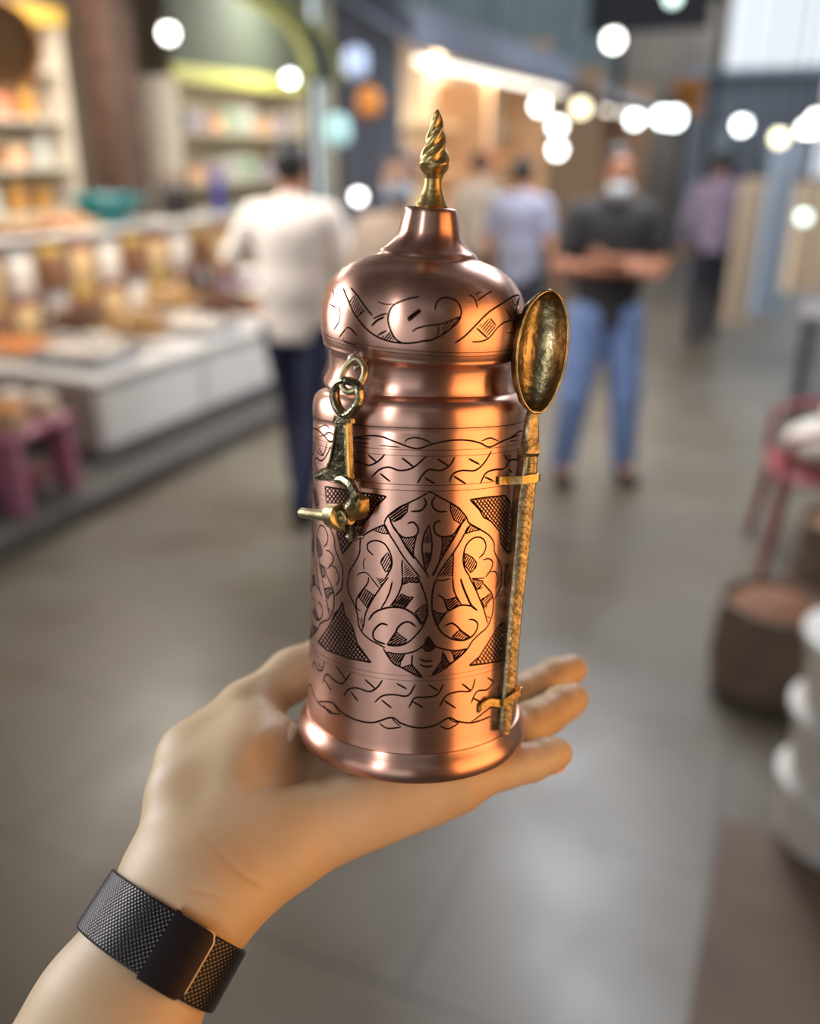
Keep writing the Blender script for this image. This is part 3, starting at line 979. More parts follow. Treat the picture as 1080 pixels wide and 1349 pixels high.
# ------------------------------------------------------------------ the hand that carries the jar (mm, in the frame of the jar's foot)
M_SKIN = mat('skin', srgb(199, 170, 133), 0.46, 0, vscale=55, col2=srgb(206, 178, 145), bump=0.12, bscale=900, sss=0.12, spec=0.35)
def hv(u, v, h): return np.array((u, v, h), float)
W0 = hv(-67, -46, -30)                       # wrist centre
DH = np.array((.777, .629, 0.0)); NH = np.array((-.629, .777, 0.0)); AH = np.array((0, 0, 1.0))
F = Field((-215, -225, -230), (95, 120, 60), 1.1)
# forearm
E1 = W0 + hv(-21, -27, -31) * 0.9
E2 = W0 + hv(-21, -27, -31) * 5.0
adir = (E1 - W0) / np.linalg.norm(E1 - W0)
wd = np.cross(adir, np.array((0, 0.2, 1.0))); wd /= np.linalg.norm(wd)
WD = np.array((-.80, .60, -.05)); WD -= adir * (WD @ adir); WD /= np.linalg.norm(WD)
F.ecap(E2, E1, WD, (39, 34), (24.5, 20.0))
F.ecap(E1, W0, WD, (24.5, 20.0), (22.5, 17.0), 8)
F.ecap(W0, W0 + DH * 22 + NH * 2 + AH * 6, WD, (22.5, 17.0), (25, 16), 12)
F.cap(W0 + NH * 14 + DH * 2, hv(-74, -16, -16), 11, 11, 12)
# palm: fan of metacarpals
mcp = {'index': hv(-15, 24, -13), 'middle': hv(2, 9, -12.5), 'ring': hv(12, -9, -12.5), 'pinky': hv(15, -17.5, -9.5)}
root = {'index': W0 + DH * 16 + NH * 15 + AH * 2, 'middle': W0 + DH * 14 + NH * 5 + AH * 2, 'ring': W0 + DH * 14 - NH * 6 + AH * 2, 'pinky': W0 + DH * 12 - NH * 3 + AH * 8}
for k in mcp:
    F.ecap(root[k], mcp[k], NH, {'pinky': (8.5, 9.5), 'ring': (10, 11.0)}.get(k, (13, 14.0)), (12.0 if k != 'pinky' else 9.0, 11.5 if k != 'pinky' else 10.5), 9)
# hypothenar and thenar pads
F.ecap(W0 + DH * 18 + NH * 1 + AH * 13, hv(5, -17, -9.5), NH, (9.5, 10), (8.5, 9.2), 9)
F.ecap(W0 + DH * 10 + NH * 13 + AH * 8, hv(-62, 4, -8), NH, (14, 14), (15, 13), 10)
F.ell(hv(-56, -9, -6), (25, 17, 13), (DH * .6 + NH * .8, NH * .6 - DH * .8, AH), 10)
# thumb
th = [hv(-75, -20, -14), hv(-77, -4, -10), hv(-62, 17, -1), hv(-47, 36, 5), hv(-33, 47, 11)]
F.chain(th[:2], [13, 11.5], 9)
F.chain(th[1:], [11.5, 9.6, 9.3, 7.6], 6)
F.ecap(hv(-60, 2, -13), hv(-36, 20, -17), NH, (12, 9), (12, 9), 8)    # web between thumb and index
# palm hollow
F.ell(hv(-31, -20, 4), (22, 14, 10), (DH, NH, AH), 8, True)
# fingers
FG = {
 'index':  ([mcp['index'], hv(4, 56, -9.5), hv(13, 74, -8.5), hv(19, 90, -7)], [9.5, 8.2, 7.4, 6.2]),
 'middle': ([mcp['middle'], hv(33, 38, -8.8), hv(52, 54, -6), hv(69, 66, -2.5)], [9.6, 8.5, 7.7, 6.5]),
 'ring':   ([mcp['ring'], hv(38, 16, -9.0), hv(53, 30, -7), hv(65, 41, -5)], [9.2, 8.1, 7.4, 6.4]),
 'pinky':  ([mcp['pinky'], hv(32.5, -8, -9.5), hv(42, -4, -9.5), hv(52.5, 2.5, -9)], [8.2, 7.0, 6.5, 5.6]),
}
for k, (pts, rs) in FG.items():
    G = F.sub((-50, -60, -50), (94, 119, 40))
    G.chain(pts, rs, 2.5)
    # soft pads between the joints
    for i in range(3):
        c = (pts[i] * .45 + pts[i + 1] * .55) + AH * 1.0
        d = pts[i + 1] - pts[i]
        s_ = np.cross(AH, d)
        G.ell(c, (np.linalg.norm(d) * .42, rs[i] * .98, rs[i] * .93), (d, s_, np.cross(d, s_)), 2.5)
    F.join(G, 3.5)
person = field_obj(F, 'person', M_SKIN, None, 3, 0.001)
# creases: shallow folds pressed into the skin
_co = np.empty(len(person.data.vertices) * 3); person.data.vertices.foreach_get('co', _co); _co = _co.reshape(-1, 3)
_in = (np.hypot(_co[:, 0], _co[:, 1]) < 0.0440) & (_co[:, 2] > -0.00025)      # flesh pressed flat under the foot of the jar
_co[_in, 2] = -0.00025
person.data.vertices.foreach_set('co', _co.ravel()); person.data.update()
def fold(o, polys, depth=0.5, wide=1.6):
    n = len(o.data.vertices)
    co = np.empty(n * 3); o.data.vertices.foreach_get('co', co); co = co.reshape(-1, 3) * 1000
    nm = np.empty(n * 3); o.data.vertices.foreach_get('normal', nm); nm = nm.reshape(-1, 3)
    for pl, dp in polys:
        best = np.full(n, 1e9)
        for a, b in zip(pl[:-1], pl[1:]):
            a = np.array(a, float); b = np.array(b, float); ba = b - a
            t = np.clip(((co - a) @ ba) / (ba @ ba), 0, 1)
            best = np.minimum(best, np.linalg.norm(co - a - t[:, None] * ba, axis=1))
        k = np.clip(1 - best / wide, 0, 1) ** 2
        co -= nm * (k * dp)[:, None]
    o.data.vertices.foreach_set('co', (co / 1000).ravel()); o.data.update()
person.matrix_basis = MJ
tag(person, "person's bare left forearm and open palm reaching out to carry the copper jar", 'person')
BVH_HAND = BVHTree.FromPolygons([MJ @ v.co for v in person.data.vertices], [tuple(p.vertices) for p in person.data.polygons])
def hand_path(*px):
    out = []
    for q in catmull(list(px), 4):
        h = hit(q[0], q[1], BVH_HAND)
        if h:
            p = MJ.inverted() @ h[0]
            out.append((p.x * 1000, p.y * 1000, p.z * 1000))
    return out
creases = [(hand_path((268, 1105), (290, 1125), (318, 1150), (345, 1165)), 0.55), (hand_path((250, 1170), (285, 1180), (330, 1205)), 0.35),
           (hand_path((330, 1040), (380, 1030), (430, 1022)), 0.5), (hand_path((655, 985), (664, 1004), (676, 1020)), 0.4),
           (hand_path((712, 930), (722, 948), (727, 962)), 0.4), (hand_path((700, 892), (709, 908), (716, 925)), 0.4), (hand_path((369, 935), (352, 938), (330, 930)), 0.5)]
fold(person, [c for c in creases if len(c[0]) > 1])
# nails on the far side of the finger tips
M_NAIL = mat('finger nail', srgb(226, 180, 160), 0.25)
for k, (pts, rs) in FG.items():
    d = (pts[3] - pts[2]); d /= np.linalg.norm(d)
    c = pts[3] - AH * (rs[3] - .5) - d * 2.2
    G = Field(c - 9, c + 9, 0.5)
    G.ell(c, (5.6, 4.2, 1.1), (d, np.cross(AH, d), AH), 0)
    o = field_obj(G, 'finger_nail', M_NAIL, person, 1, 0.001)
d = th[4] - th[3]; d /= np.linalg.norm(d)
bk = np.cross(d, np.cross(d, np.array((.6, -.5, .4)))); bk /= np.linalg.norm(bk)
c = th[4] + bk * 7.1
G = Field(c - 10, c + 10, .5)
G.ell(c, (7.0, 5.2, 1.2), (d, np.cross(bk, d), bk), 0)
field_obj(G, 'thumb_nail', M_NAIL, person, 1, 0.001)

# ------------------------------------------------------------------ watch band
M_MESH = bpy.data.materials.new('woven steel mesh'); M_MESH.use_nodes = True
nt = M_MESH.node_tree; b_ = nt.nodes['Principled BSDF']; Lk = nt.links.new
b_.inputs['Metallic'].default_value = 0.85; b_.inputs['Roughness'].default_value = 0.32
uvn = nt.nodes.new('ShaderNodeUVMap'); uvn.uv_map = 'band'
mp = nt.nodes.new('ShaderNodeMapping'); mp.inputs['Scale'].default_value = (1, 1, 1); mp.inputs['Rotation'].default_value = (0, 0, 0)
Lk(uvn.outputs['UV'], mp.inputs['Vector'])
ck = nt.nodes.new('ShaderNodeTexVoronoi'); ck.voronoi_dimensions = '2D'; ck.inputs['Scale'].default_value = 1.0; ck.inputs['Randomness'].default_value = 0.0
Lk(mp.outputs['Vector'], ck.inputs['Vector'])
rp_ = nt.nodes.new('ShaderNodeValToRGB'); rp_.color_ramp.elements[0].position = .22; rp_.color_ramp.elements[1].position = .50
rp_.color_ramp.elements[0].color = (.085, .075, .075, 1); rp_.color_ramp.elements[1].color = (.006, .005, .006, 1)
Lk(ck.outputs['Distance'], rp_.inputs['Fac']); Lk(rp_.outputs['Color'], b_.inputs['Base Color'])
bp_ = nt.nodes.new('ShaderNodeBump'); bp_.inputs['Strength'].default_value = .8; bp_.inputs['Distance'].default_value = .0003; bp_.invert = True
Lk(ck.outputs['Distance'], bp_.inputs['Height']); Lk(bp_.outputs['Normal'], b_.inputs['Normal'])
M_CLASP = mat('dark clasp', (0.016, 0.010, 0.011, 1), 0.38, 0.6)
M_EDGE = mat('worn clasp edge', (0.55, 0.44, 0.34, 1), 0.3, 1.0)

BC = np.array(W0 + (E1 - W0) * 0.42)       # band centre on the arm
Ba = -adir                                  # toward the hand
Bw = WD; Bt = np.cross(Ba, Bw)
def skin_radius(c, d):
    """distance from the arm axis to the skin along d, in mm"""
    o_ = MJ @ (Vector(c + d * 90) * .001); e_ = -(MJ.to_3x3() @ Vector(d))
    p, n, i, dist = BVH_HAND.ray_cast(o_, e_)
    return 90 - dist * 1000 if p else 24
NB = 96
HALF = 9.0
def band_ring(s_, off):
    c = BC + Ba * s_
    out = []
    for i in range(NB):
        a = 2 * PI * i / NB
        d = Bw * math.cos(a) + Bt * math.sin(a)
        out.append(c + d * (RAD[i] + off))
    return out
RAD = []
for i in range(NB):
    a = 2 * PI * i / NB
    d = Bw * math.cos(a) + Bt * math.sin(a)
    RAD.append(max(skin_radius(BC + Ba * s_, d) for s_ in (-HALF, -4, 0, 4, HALF)))
RAD = [sum(RAD[(i + k) % NB] for k in (-3, -2, -1, 0, 1, 2, 3)) / 7 + .25 for i in range(NB)]
def mmesh(rings, name, m, parent, uv=False, caps=False):
    mb = MB().rings([[tuple(p * .001) for p in r] for r in rings], None, 0, caps, caps)
    return mb.obj(name, m, parent, True, 35)
band = bpy.data.objects.new('watch_band', None); band.empty_display_size = .03
COL.objects.link(band); band.matrix_basis = MJ
tag(band, 'black woven metal mesh watch band with flat clasp around the bare wrist', 'watch band')
sec = [(-HALF, .1), (-HALF, 1.1), (-HALF + .5, 1.5), (HALF - .5, 1.5), (HALF, 1.1), (HALF, .1), (-HALF, .1)]
mo = mmesh([band_ring(a, b) for a, b in sec], 'mesh_strap', M_MESH, band)
uvl = mo.data.uv_layers.new(name='band')
circ = sum(RAD) / NB * 2 * PI
CELL = 1.05
for poly in mo.data.polygons:
    for li in poly.loop_indices:
        vi = mo.data.loops[li].vertex_index
        r_, i = divmod(vi, NB)
        ii = i
        if i == 0 and any(mo.data.loops[k].vertex_index % NB == NB - 1 for k in poly.loop_indices): ii = NB
        U = ii / NB * circ / CELL; Vv = sec[r_][0] / CELL
        uvl.data[li].uv = ((U + Vv) * .7071, (U - Vv) * .7071)
# clasp plate on the underside, facing the viewer
def ang_of(px, py):
    h = hit(px, py, BVH_HAND)
    p = np.array((MJ.inverted() @ h[0])[:]) * 1000 - BC
    return math.atan2(p @ Bt, p @ Bw)
def arc_patch(a0, a1, off0, off1, half, name, m, parent, n=14, rnd=2.5):
    def R_(a):
        x = (a % (2 * PI)) / (2 * PI) * NB
        i = int(x) % NB; f = x - int(x)
        return RAD[i] * (1 - f) + RAD[(i + 1) % NB] * f
    rings = []
    for k in range(n + 1):
        a = a0 + (a1 - a0) * k / n
        d = Bw * math.cos(a) + Bt * math.sin(a)
        e = (n - k) / n * abs(a1 - a0) * 26
        hh = half - (rnd - math.sqrt(max(0, rnd ** 2 - max(0, rnd - e) ** 2)) if e < rnd else 0)
        r = R_(a)
        rings.append([BC + Ba * s_ + d * (r + o_) for s_, o_ in ((-hh, off0), (-hh, off1 - .25), (-hh + .3, off1), (hh - .3, off1), (hh, off1 - .25), (hh, off0))])
    return mmesh(rings, name, m, parent, caps=True), rings
A0, A1 = ang_of(213, 1232), ang_of(262, 1258)
if A1 - A0 > PI: A1 -= 2 * PI
if A0 - A1 > PI: A1 += 2 * PI
clasp, crings = arc_patch(A0, A1, 1.2, 2.6, HALF + .7, 'clasp', M_CLASP, band)
clasp['label'] = 'smooth dark clasp plate'
mb = MB()
edge = [r[3] for r in crings[3:]] + [r[2] for r in crings[::-1][:1]]
tip = crings[-1]
pth = [Vector(r[3] * .001) for r in crings[2:]] + [Vector((tip[3] * (1 - t) + tip[2] * t) * .001) for t in (.3, .6, 1.0)]
mb.tube(pth, .00016, 6)
o = mb.obj('clasp_edge', M_EDGE, clasp); o['label'] = 'bright worn edge of the clasp'
# ------------------------------------------------------------------ passers-by
M_FACE = [mat('warm skin', srgb(196, 140, 108), 0.5), mat('tan skin', srgb(178, 120, 92), 0.5), mat('light skin', srgb(206, 158, 130), 0.5)]
M_HAIR = mat('dark hair', srgb(20, 17, 17), 0.55, bump=0.6, bscale=120)
M_EYE = mat('dark eye', srgb(30, 22, 20), 0.2)
M_SHOE = mat('black shoe leather', srgb(24, 23, 26), 0.5)

def fingers(G, wr, el, side, r=0.0078, curl=0.5, k=0.006):
    wr = np.array(wr, float); el = np.array(el, float)
    d = wr - el; d /= np.linalg.norm(d)
    up = np.array((0.0, 1.0, 0.15)); sd = np.cross(d, up)
    if np.linalg.norm(sd) < .2: sd = np.array((1.0, 0, 0))
    sd /= np.linalg.norm(sd); nn = np.cross(sd, d)
    pe = wr + d * 0.085
    G.ecap(wr, pe, sd, (0.026, 0.017), (0.038, 0.015), 0.012)
    for i, (o, L) in enumerate(((-.028, .072), (-.009, .082), (.010, .078), (.028, .062))):
        a = pe + sd * o * 0.95
        b = a + d * L * .5 + nn * L * .12 * curl + sd * o * .12
        c = b + d * L * .40 + nn * L * .34 * curl
        G.chain([a, b, c], [r * 1.1, r, r * .85], k * .6)
    a = wr + d * .025 - sd * .03 * side
    b = a + d * .035 - sd * .022 * side; c = b + d * .03 - sd * .004 * side
    G.chain([a, b, c], [r * 1.4, r * 1.15, r * .9], k)

def make_person(label, loc, rz, H=1.72, shirt=None, trousers=None, skin=0, hair=M_HAIR, mask=None, mask_low=False,
                elbows=None, wrists=None, feet=None, sleeve=0.5, knees=None, extra=None, group=None, lean=0.0, headturn=0.0, wide=1.0):
    """a standing figure; local frame: y forward, x to its right, metres for a height of 1.72"""
    root = empty('person', loc, rz, label, 'person', group)
    sc = H / 1.72
    el = elbows or {1: (.255, -.03, 1.13), -1: (-.255, -.03, 1.13)}
    wr = wrists or {1: (.27, .07, .89), -1: (-.27, .07, .89)}
    ft = feet or {1: (.10, 0.0), -1: (-.10, 0.0)}
    B_ = Field((-.62, -.42, -.02), (.62, .62, 1.80), 0.0095)
    hips = {s_: (.085 * s_, 0, .90) for s_ in (1, -1)}
    kn = knees or {s_: ((hips[s_][0] + ft[s_][0]) / 2 + .008 * s_, (ft[s_][1]) / 2 + .02, .49) for s_ in (1, -1)}
    an = {s_: (ft[s_][0], ft[s_][1] - .02, .09) for s_ in (1, -1)}
    # torso
    B_.ecap((0, 0, .90), (0, -.005, 1.10), (1, 0, 0), (.150, .095), (.140, .092), .05)
    B_.ecap((0, -.005, 1.10), (0, -.01, 1.33), (1, 0, 0), (.140, .092), (.165, .105), .05)
    B_.cap((-.15, -.01, 1.41), (.15, -.01, 1.41), .058, .058, .06)
    B_.cap((0, -.015, 1.43), (0, .01, 1.54), .056, .050, .04)
    for s_ in (1, -1):
        B_.chain([hips[s_], kn[s_], an[s_]], [.082, .052, .036], .03)
        B_.cap(an[s_], (ft[s_][0] + .01 * s_, ft[s_][1] + .13, .035), .034, .03, .03)
        sh = (.185 * s_, -.01, 1.405)
        B_.chain([sh, el[s_], wr[s_]], [.046, .037, .025], .02)
        fingers(B_, wr[s_], el[s_], s_)
    # head
    ct, st_ = math.cos(headturn), math.sin(headturn)
    def hd(x, y, z): return (x * ct - y * st_, .012 + x * st_ + y * ct, z)
    ax = ((ct, st_, 0), (-st_, ct, 0), (0, 0, 1))
    B_.ell(hd(0, -.005, 1.635), (.072, .090, .088), ax, .02)
    B_.ell(hd(0, .025, 1.575), (.054, .066, .070), ax, .03)
    B_.cap(hd(0, .090, 1.625), hd(0, .108, 1.592), .010, .015, .012)
    B_.cap(hd(-.03, .078, 1.650), hd(.03, .078, 1.650), .011, .011, .012)
    B_.ell(hd(0, .083, 1.555), (.024, .012, .010), ax, .006)
    for s_ in (1, -1): B_.ell(hd(.074 * s_, -.005, 1.612), (.010, .020, .031), ax, .006)
    M = Matrix.Scale(sc, 4)
    body = field_obj(B_, 'body', M_FACE[skin], root, 2, 1.0, M)
    for s_ in (1, -1):
        mb = MB().ball(hd(.030 * s_, .084, 1.632), (.010, .006, .006), 10, 6)
        o = mb.obj('eye', M_EYE, body); o.data.transform(M)
    # hair
    G = Field((-.13, -.14, 1.45), (.13, .16, 1.80), .0075)
    G.ell(hd(0, -.014, 1.640), (.080, .096, .094), ax, 0)
    n_ = np.array((-st_ * .9, ct * .9, -.55)); G.half(hd(0, .052, 1.655), n_)
    field_obj(G, 'hair', hair, root, 2, 1.0, M)
    # shirt
    G = Field((-.62, -.30, .80), (.62, .45, 1.56), .0105)
    G.ecap((0, 0, .88), (0, -.004, 1.10), (1, 0, 0), (.176, .120), (.164, .114), .05)
    G.ecap((0, -.004, 1.10), (0, -.01, 1.34), (1, 0, 0), (.164, .114), (.186, .124), .05)
    G.cap((-.15, -.01, 1.415), (.15, -.01, 1.415), .068, .068, .06)
    G.cap((0, -.012, 1.44), (0, 0, 1.49), .068, .064, .03)
    for s_ in (1, -1):
        sh = np.array((.185 * s_, -.01, 1.405)); e_ = np.array(el[s_], float); w_ = np.array(wr[s_], float)
        if sleeve <= 1:
            G.cap(sh, sh + (e_ - sh) * sleeve * 1.05, .062, .056, .03)
        else:
            G.chain([sh, e_, e_ + (w_ - e_) * .9], [.060, .049, .036], .02)
    G.half((0, 0, .86), (0, 0, -1)); G.half((0, 0, 1.505), (0, .25, 1))
    field_obj(G, 'shirt', shirt, root, 3, 1.0, M)
    # trousers
    G = Field((-.45, -.40, .03), (.45, .50, 1.06), .0105)
    G.ecap((0, 0, .90), (0, 0, 1.0), (1, 0, 0), (.166, .112), (.158, .108), .04)
    for s_ in (1, -1):
        G.chain([hips[s_], kn[s_], an[s_]], [.098 * wide, .070 * wide, .058 * wide], .02)
    G.half((0, 0, 1.0), (0, 0, 1)); G.half((0, 0, .075), (0, 0, -1))
    field_obj(G, 'trousers', trousers, root, 3, 1.0, M)
    for s_ in (1, -1):
        x, y = ft[s_]
        G = Field((x - .1, y - .16, -.02), (x + .1, y + .28, .14), .008)
        G.ecap((x, y - .03, .045), (x + .012 * s_, y + .14, .036), (1, 0, 0), (.040, .045), (.046, .034), .01)
        G.cap((x, y - .03, .06), (x, y - .02, .10), .044, .042, .02)
        G.half((0, 0, 0.002), (0, 0, -1)); G.half((0, 0, .105), (0, 0, 1))
        field_obj(G, 'shoe', M_SHOE, root, 2, 1.0, M)
    if mask:
        dz = -.045 if mask_low else 0
        G = Field((-.12, -.05, 1.42), (.12, .17, 1.66), .006)
        G.ell(hd(0, .032, 1.570 + dz), (.064, .086, .056), ax, 0)
        G.half(hd(0, .045, 1.6), (st_, -ct, 0))
        field_obj(G, 'face_mask', mask, root, 2, 1.0, M)
    return root

M_WSHIRT = mat('off-white shirt cloth', srgb(226, 215, 205), 0.85, bump=.2, bscale=12)
M_NAVY = mat('navy trouser cloth', srgb(38, 42, 70), 0.85, bump=.2, bscale=14)
M_BLACKT = mat('black t-shirt cloth', srgb(48, 46, 48), 0.85)
M_JEANS = mat('blue jeans denim', srgb(118, 142, 190), 0.85, var=.15, vscale=5)
M_LAV = mat('lavender shirt cloth', srgb(146, 130, 150), 0.85)
M_DKTR = mat('dark trouser cloth', srgb(44, 44, 56), 0.85)
M_TAN = mat('tan shirt cloth', srgb(176, 158, 140), 0.85)
M_BLUSH = mat('beige blouse cloth', srgb(196, 172, 152), 0.85)
M_GREYB = mat('grey blue shirt cloth', srgb(150, 150, 170), 0.85)
M_MASKW = mat('pale surgical mask', srgb(198, 204, 208), 0.8)
M_MASKB = mat('light blue surgical mask', srgb(176, 194, 206), 0.8)
M_HAIRB = mat('brown hair', srgb(58, 40, 36), 0.6)

def ground(px, py):
    p = on_z(px, py); return Vector((p.x, p.y, 0))
def under(px, z):
    """ground point below the place seen at column px and camera depth z"""
    p = at(px, 205, z); return Vector((p.x, p.y, 0))

make_person('person in loose off-white shirt and navy trousers walking away, left of the copper jar', ground(404, 668), math.radians(-14), 1.74,
            M_WSHIRT, M_NAVY, 1, elbows={1: (.27, .02, 1.14), -1: (-.33, -.02, 1.18)}, wrists={1: (.25, .18, .96), -1: (-.40, .19, 1.10)},
            feet={1: (.06, -.22), -1: (-.09, .16)}, knees={1: (.085, -.06, .47), -1: (-.09, .12, .49)}, sleeve=.75)
make_person('person in black t-shirt and blue jeans standing with folded arms, mask pulled under the chin', ground(779, 630), math.radians(184), 1.72,
            M_BLACKT, M_JEANS, 1, mask=M_MASKW, mask_low=True, elbows={1: (.27, .03, 1.16), -1: (-.27, .03, 1.16)},
            wrists={1: (-.06, .19, 1.16), -1: (.08, .22, 1.21)}, feet={1: (.17, 0), -1: (-.17, .02)}, sleeve=.62, wide=1.2)
make_person('person in lavender shirt and dark trousers seen from behind walking up the alley', ground(922, 452), math.radians(-18), 1.70,
            M_LAV, M_DKTR, 0, feet={1: (.07, .16), -1: (-.08, -.14)}, sleeve=1.9)
p = under(530, 3.5)
make_person('dark-haired person with a light blue face mask looking down behind the jar lid', p, math.radians(150), 1.70,
            M_BLUSH, M_NAVY, 2, M_HAIRB, M_MASKB, headturn=.35, sleeve=.6)
make_person('person in pale grey-blue shirt half hidden behind the copper lid, right of the gilded tip', under(690, 6.0), math.radians(-30), 1.66, M_GREYB, M_DKTR, 0, sleeve=.6)
make_person('person in tan top and black trousers standing far back just right of the gilded tip', under(632, 7.4), math.radians(20), 1.70, M_TAN, mat('black cloth', srgb(26, 26, 32), .85), 0, M_HAIRB, sleeve=.6)
make_person('distant person in navy coat under the far lamps, beyond the lavender shirt', under(962, 11.5), math.radians(10), 1.74, mat('navy coat cloth', srgb(52, 52, 82), .85), M_DKTR, 2, sleeve=1.9)
# ------------------------------------------------------------------ the place: a covered bazaar alley
def SM(t, w, z=0.0, rot=0.0):
    return Matrix.Translation(st(t, w, z)) @ Matrix.Rotation(SROT + rot, 4, 'Z')
def sbox(mb, t0, t1, w0, w1, z0, z1, mi=0, bev=0.0):
    """box aligned with the alley: local x = across (w), y = along (t)"""
    M = SM((t0 + t1) / 2, (w0 + w1) / 2, (z0 + z1) / 2)
    return mb.box((0, 0, 0), (abs(w1 - w0), abs(t1 - t0), abs(z1 - z0)), M, 0, mi, bev)

# floor: worn stone slabs with soft stains
M_FLOOR = bpy.data.materials.new('worn stone paving'); M_FLOOR.use_nodes = True
nt = M_FLOOR.node_tree; b_ = nt.nodes['Principled BSDF']; Lk = nt.links.new
tc = nt.nodes.new('ShaderNodeTexCoord')
mp = nt.nodes.new('ShaderNodeMapping'); mp.inputs['Rotation'].default_value = (0, 0, SA)
Lk(tc.outputs['Object'], mp.inputs['Vector'])
br = nt.nodes.new('ShaderNodeTexBrick')
br.inputs['Color1'].default_value = srgb(121, 115, 104); br.inputs['Color2'].default_value = srgb(116, 110, 100); br.inputs['Mortar'].default_value = srgb(100, 94, 86)
br.inputs['Scale'].default_value = 1.0; br.inputs['Brick Width'].default_value = 1.15; br.inputs['Row Height'].default_value = .62; br.inputs['Mortar Size'].default_value = .012; br.inputs['Mortar Smooth'].default_value = .6
Lk(mp.outputs['Vector'], br.inputs['Vector'])
n1 = nt.nodes.new('ShaderNodeTexNoise'); n1.inputs['Scale'].default_value = 1.1; n1.inputs['Detail'].default_value = 6
Lk(tc.outputs['Object'], n1.inputs['Vector'])
r1 = nt.nodes.new('ShaderNodeValToRGB'); r1.color_ramp.elements[0].position = .35; r1.color_ramp.elements[1].position = .7
r1.color_ramp.elements[0].color = srgb(205, 192, 176); r1.color_ramp.elements[1].color = srgb(238, 238, 238)
Lk(n1.outputs['Fac'], r1.inputs['Fac'])
mx = nt.nodes.new('ShaderNodeMix'); mx.data_type = 'RGBA'; mx.blend_type = 'MULTIPLY'; mx.inputs['Factor'].default_value = 1
Lk(br.outputs['Color'], mx.inputs['A']); Lk(r1.outputs['Color'], mx.inputs['B'])
Lk(mx.outputs['Result'], b_.inputs['Base Color'])
b_.inputs['Specular IOR Level'].default_value = .5
n2 = nt.nodes.new('ShaderNodeTexNoise'); n2.inputs['Scale'].default_value = 2.2; n2.inputs['Detail'].default_value = 4
Lk(tc.outputs['Object'], n2.inputs['Vector'])
mr_ = nt.nodes.new('ShaderNodeMapRange'); mr_.inputs['From Min'].default_value = .35; mr_.inputs['From Max'].default_value = .65; mr_.inputs['To Min'].default_value = .30; mr_.inputs['To Max'].default_value = .42
Lk(n2.outputs['Fac'], mr_.inputs['Value']); Lk(mr_.outputs['Result'], b_.inputs['Roughness'])

mb = MB(); p = [st(-7, -6.2), st(-7, 3.2), st(34, 3.2), st(34, -6.2)]
mb.rings([[q + Vector((0, 0, -.12)) for q in p], p], None, 0, True, True)
struct('floor', mb, M_FLOOR)
mb = MB(); sbox(mb, -7, 16, -6.2, -3.12, 0.001, .11, 0, .02)
struct('trim_1', mb, mat('dark kerb stone', srgb(84, 80, 76), .7, var=.15, vscale=5), label='dark stone kerb along the left stalls')

M_WALL = mat('old plaster', srgb(168, 150, 130), .9, var=.15, vscale=1.5)
M_WALLG = mat('grey green shutter paint', srgb(136, 150, 152), .6, var=.12, vscale=2.0)
M_ROOF = mat('grey tarpaulin', srgb(150, 148, 150), .9, var=.2, vscale=2)
M_DARK = mat('dark beam paint', srgb(52, 48, 52), .7)
M_WOOD = mat('dark brown timber', srgb(84, 62, 52), .7, var=.25, vscale=6)
mb = MB(); sbox(mb, -7, 9.2, -6.3, -6.1, 0, 3.7); struct('wall_left', mb, M_WALL)
mb = MB()
sbox(mb, 9.2, 24, -5.2, -5.0, 0, 7.0)
for k in range(38):                       # upright ribs of the metal cladding
    t = 9.4 + k * .38
    sbox(mb, t, t + .10, -5.0, -4.93, 0, 7.0)
struct('wall_left_far', mb, M_WALLG)
mb = MB(); sbox(mb, -7, 12, 3.0, 3.2, 0, 3.7); struct('wall_right', mb, M_WALL)
mb = MB(); sbox(mb, 24, 24.3, -5.2, -2.6, 0, 8); struct('wall_back', mb, mat('beige far facade', srgb(186, 172, 158), .9, var=.15, vscale=1))
# unseen tarpaulins over the near alley, added to darken reflections, gapped for sky light
for i, (t0, t1) in enumerate(((-6.5, -2.6), (-2.1, 1.5), (1.66, 5.5), (6.2, 9.0))):
    mb = MB(); rows = []
    for k in range(9):
        u = k / 8
        row_ = []
        for j in range(13):
            v = j / 12
            z = 3.45 + .22 * math.sin(PI * v) - .10 * math.sin(PI * u) + .03 * math.sin(9 * v + i)
            q = st(t0 + (t1 - t0) * u, -6.1 + 9.1 * v, z); row_.append(q)
        rows.append(row_)
    vs = [q for r in rows for q in r] + [q + Vector((0, 0, .012)) for r in rows for q in r]
    o_ = 9 * 13
    fs = []
    for k in range(8):
        for j in range(12):
            a = k * 13 + j
            fs += [(a, a + 1, a + 14, a + 13), (o_ + a, o_ + a + 13, o_ + a + 14, o_ + a + 1)]
    mb.add(vs, fs)
    struct('ceiling' if i == 0 else 'ceiling_%d' % (i + 1), mb, M_ROOF, True)

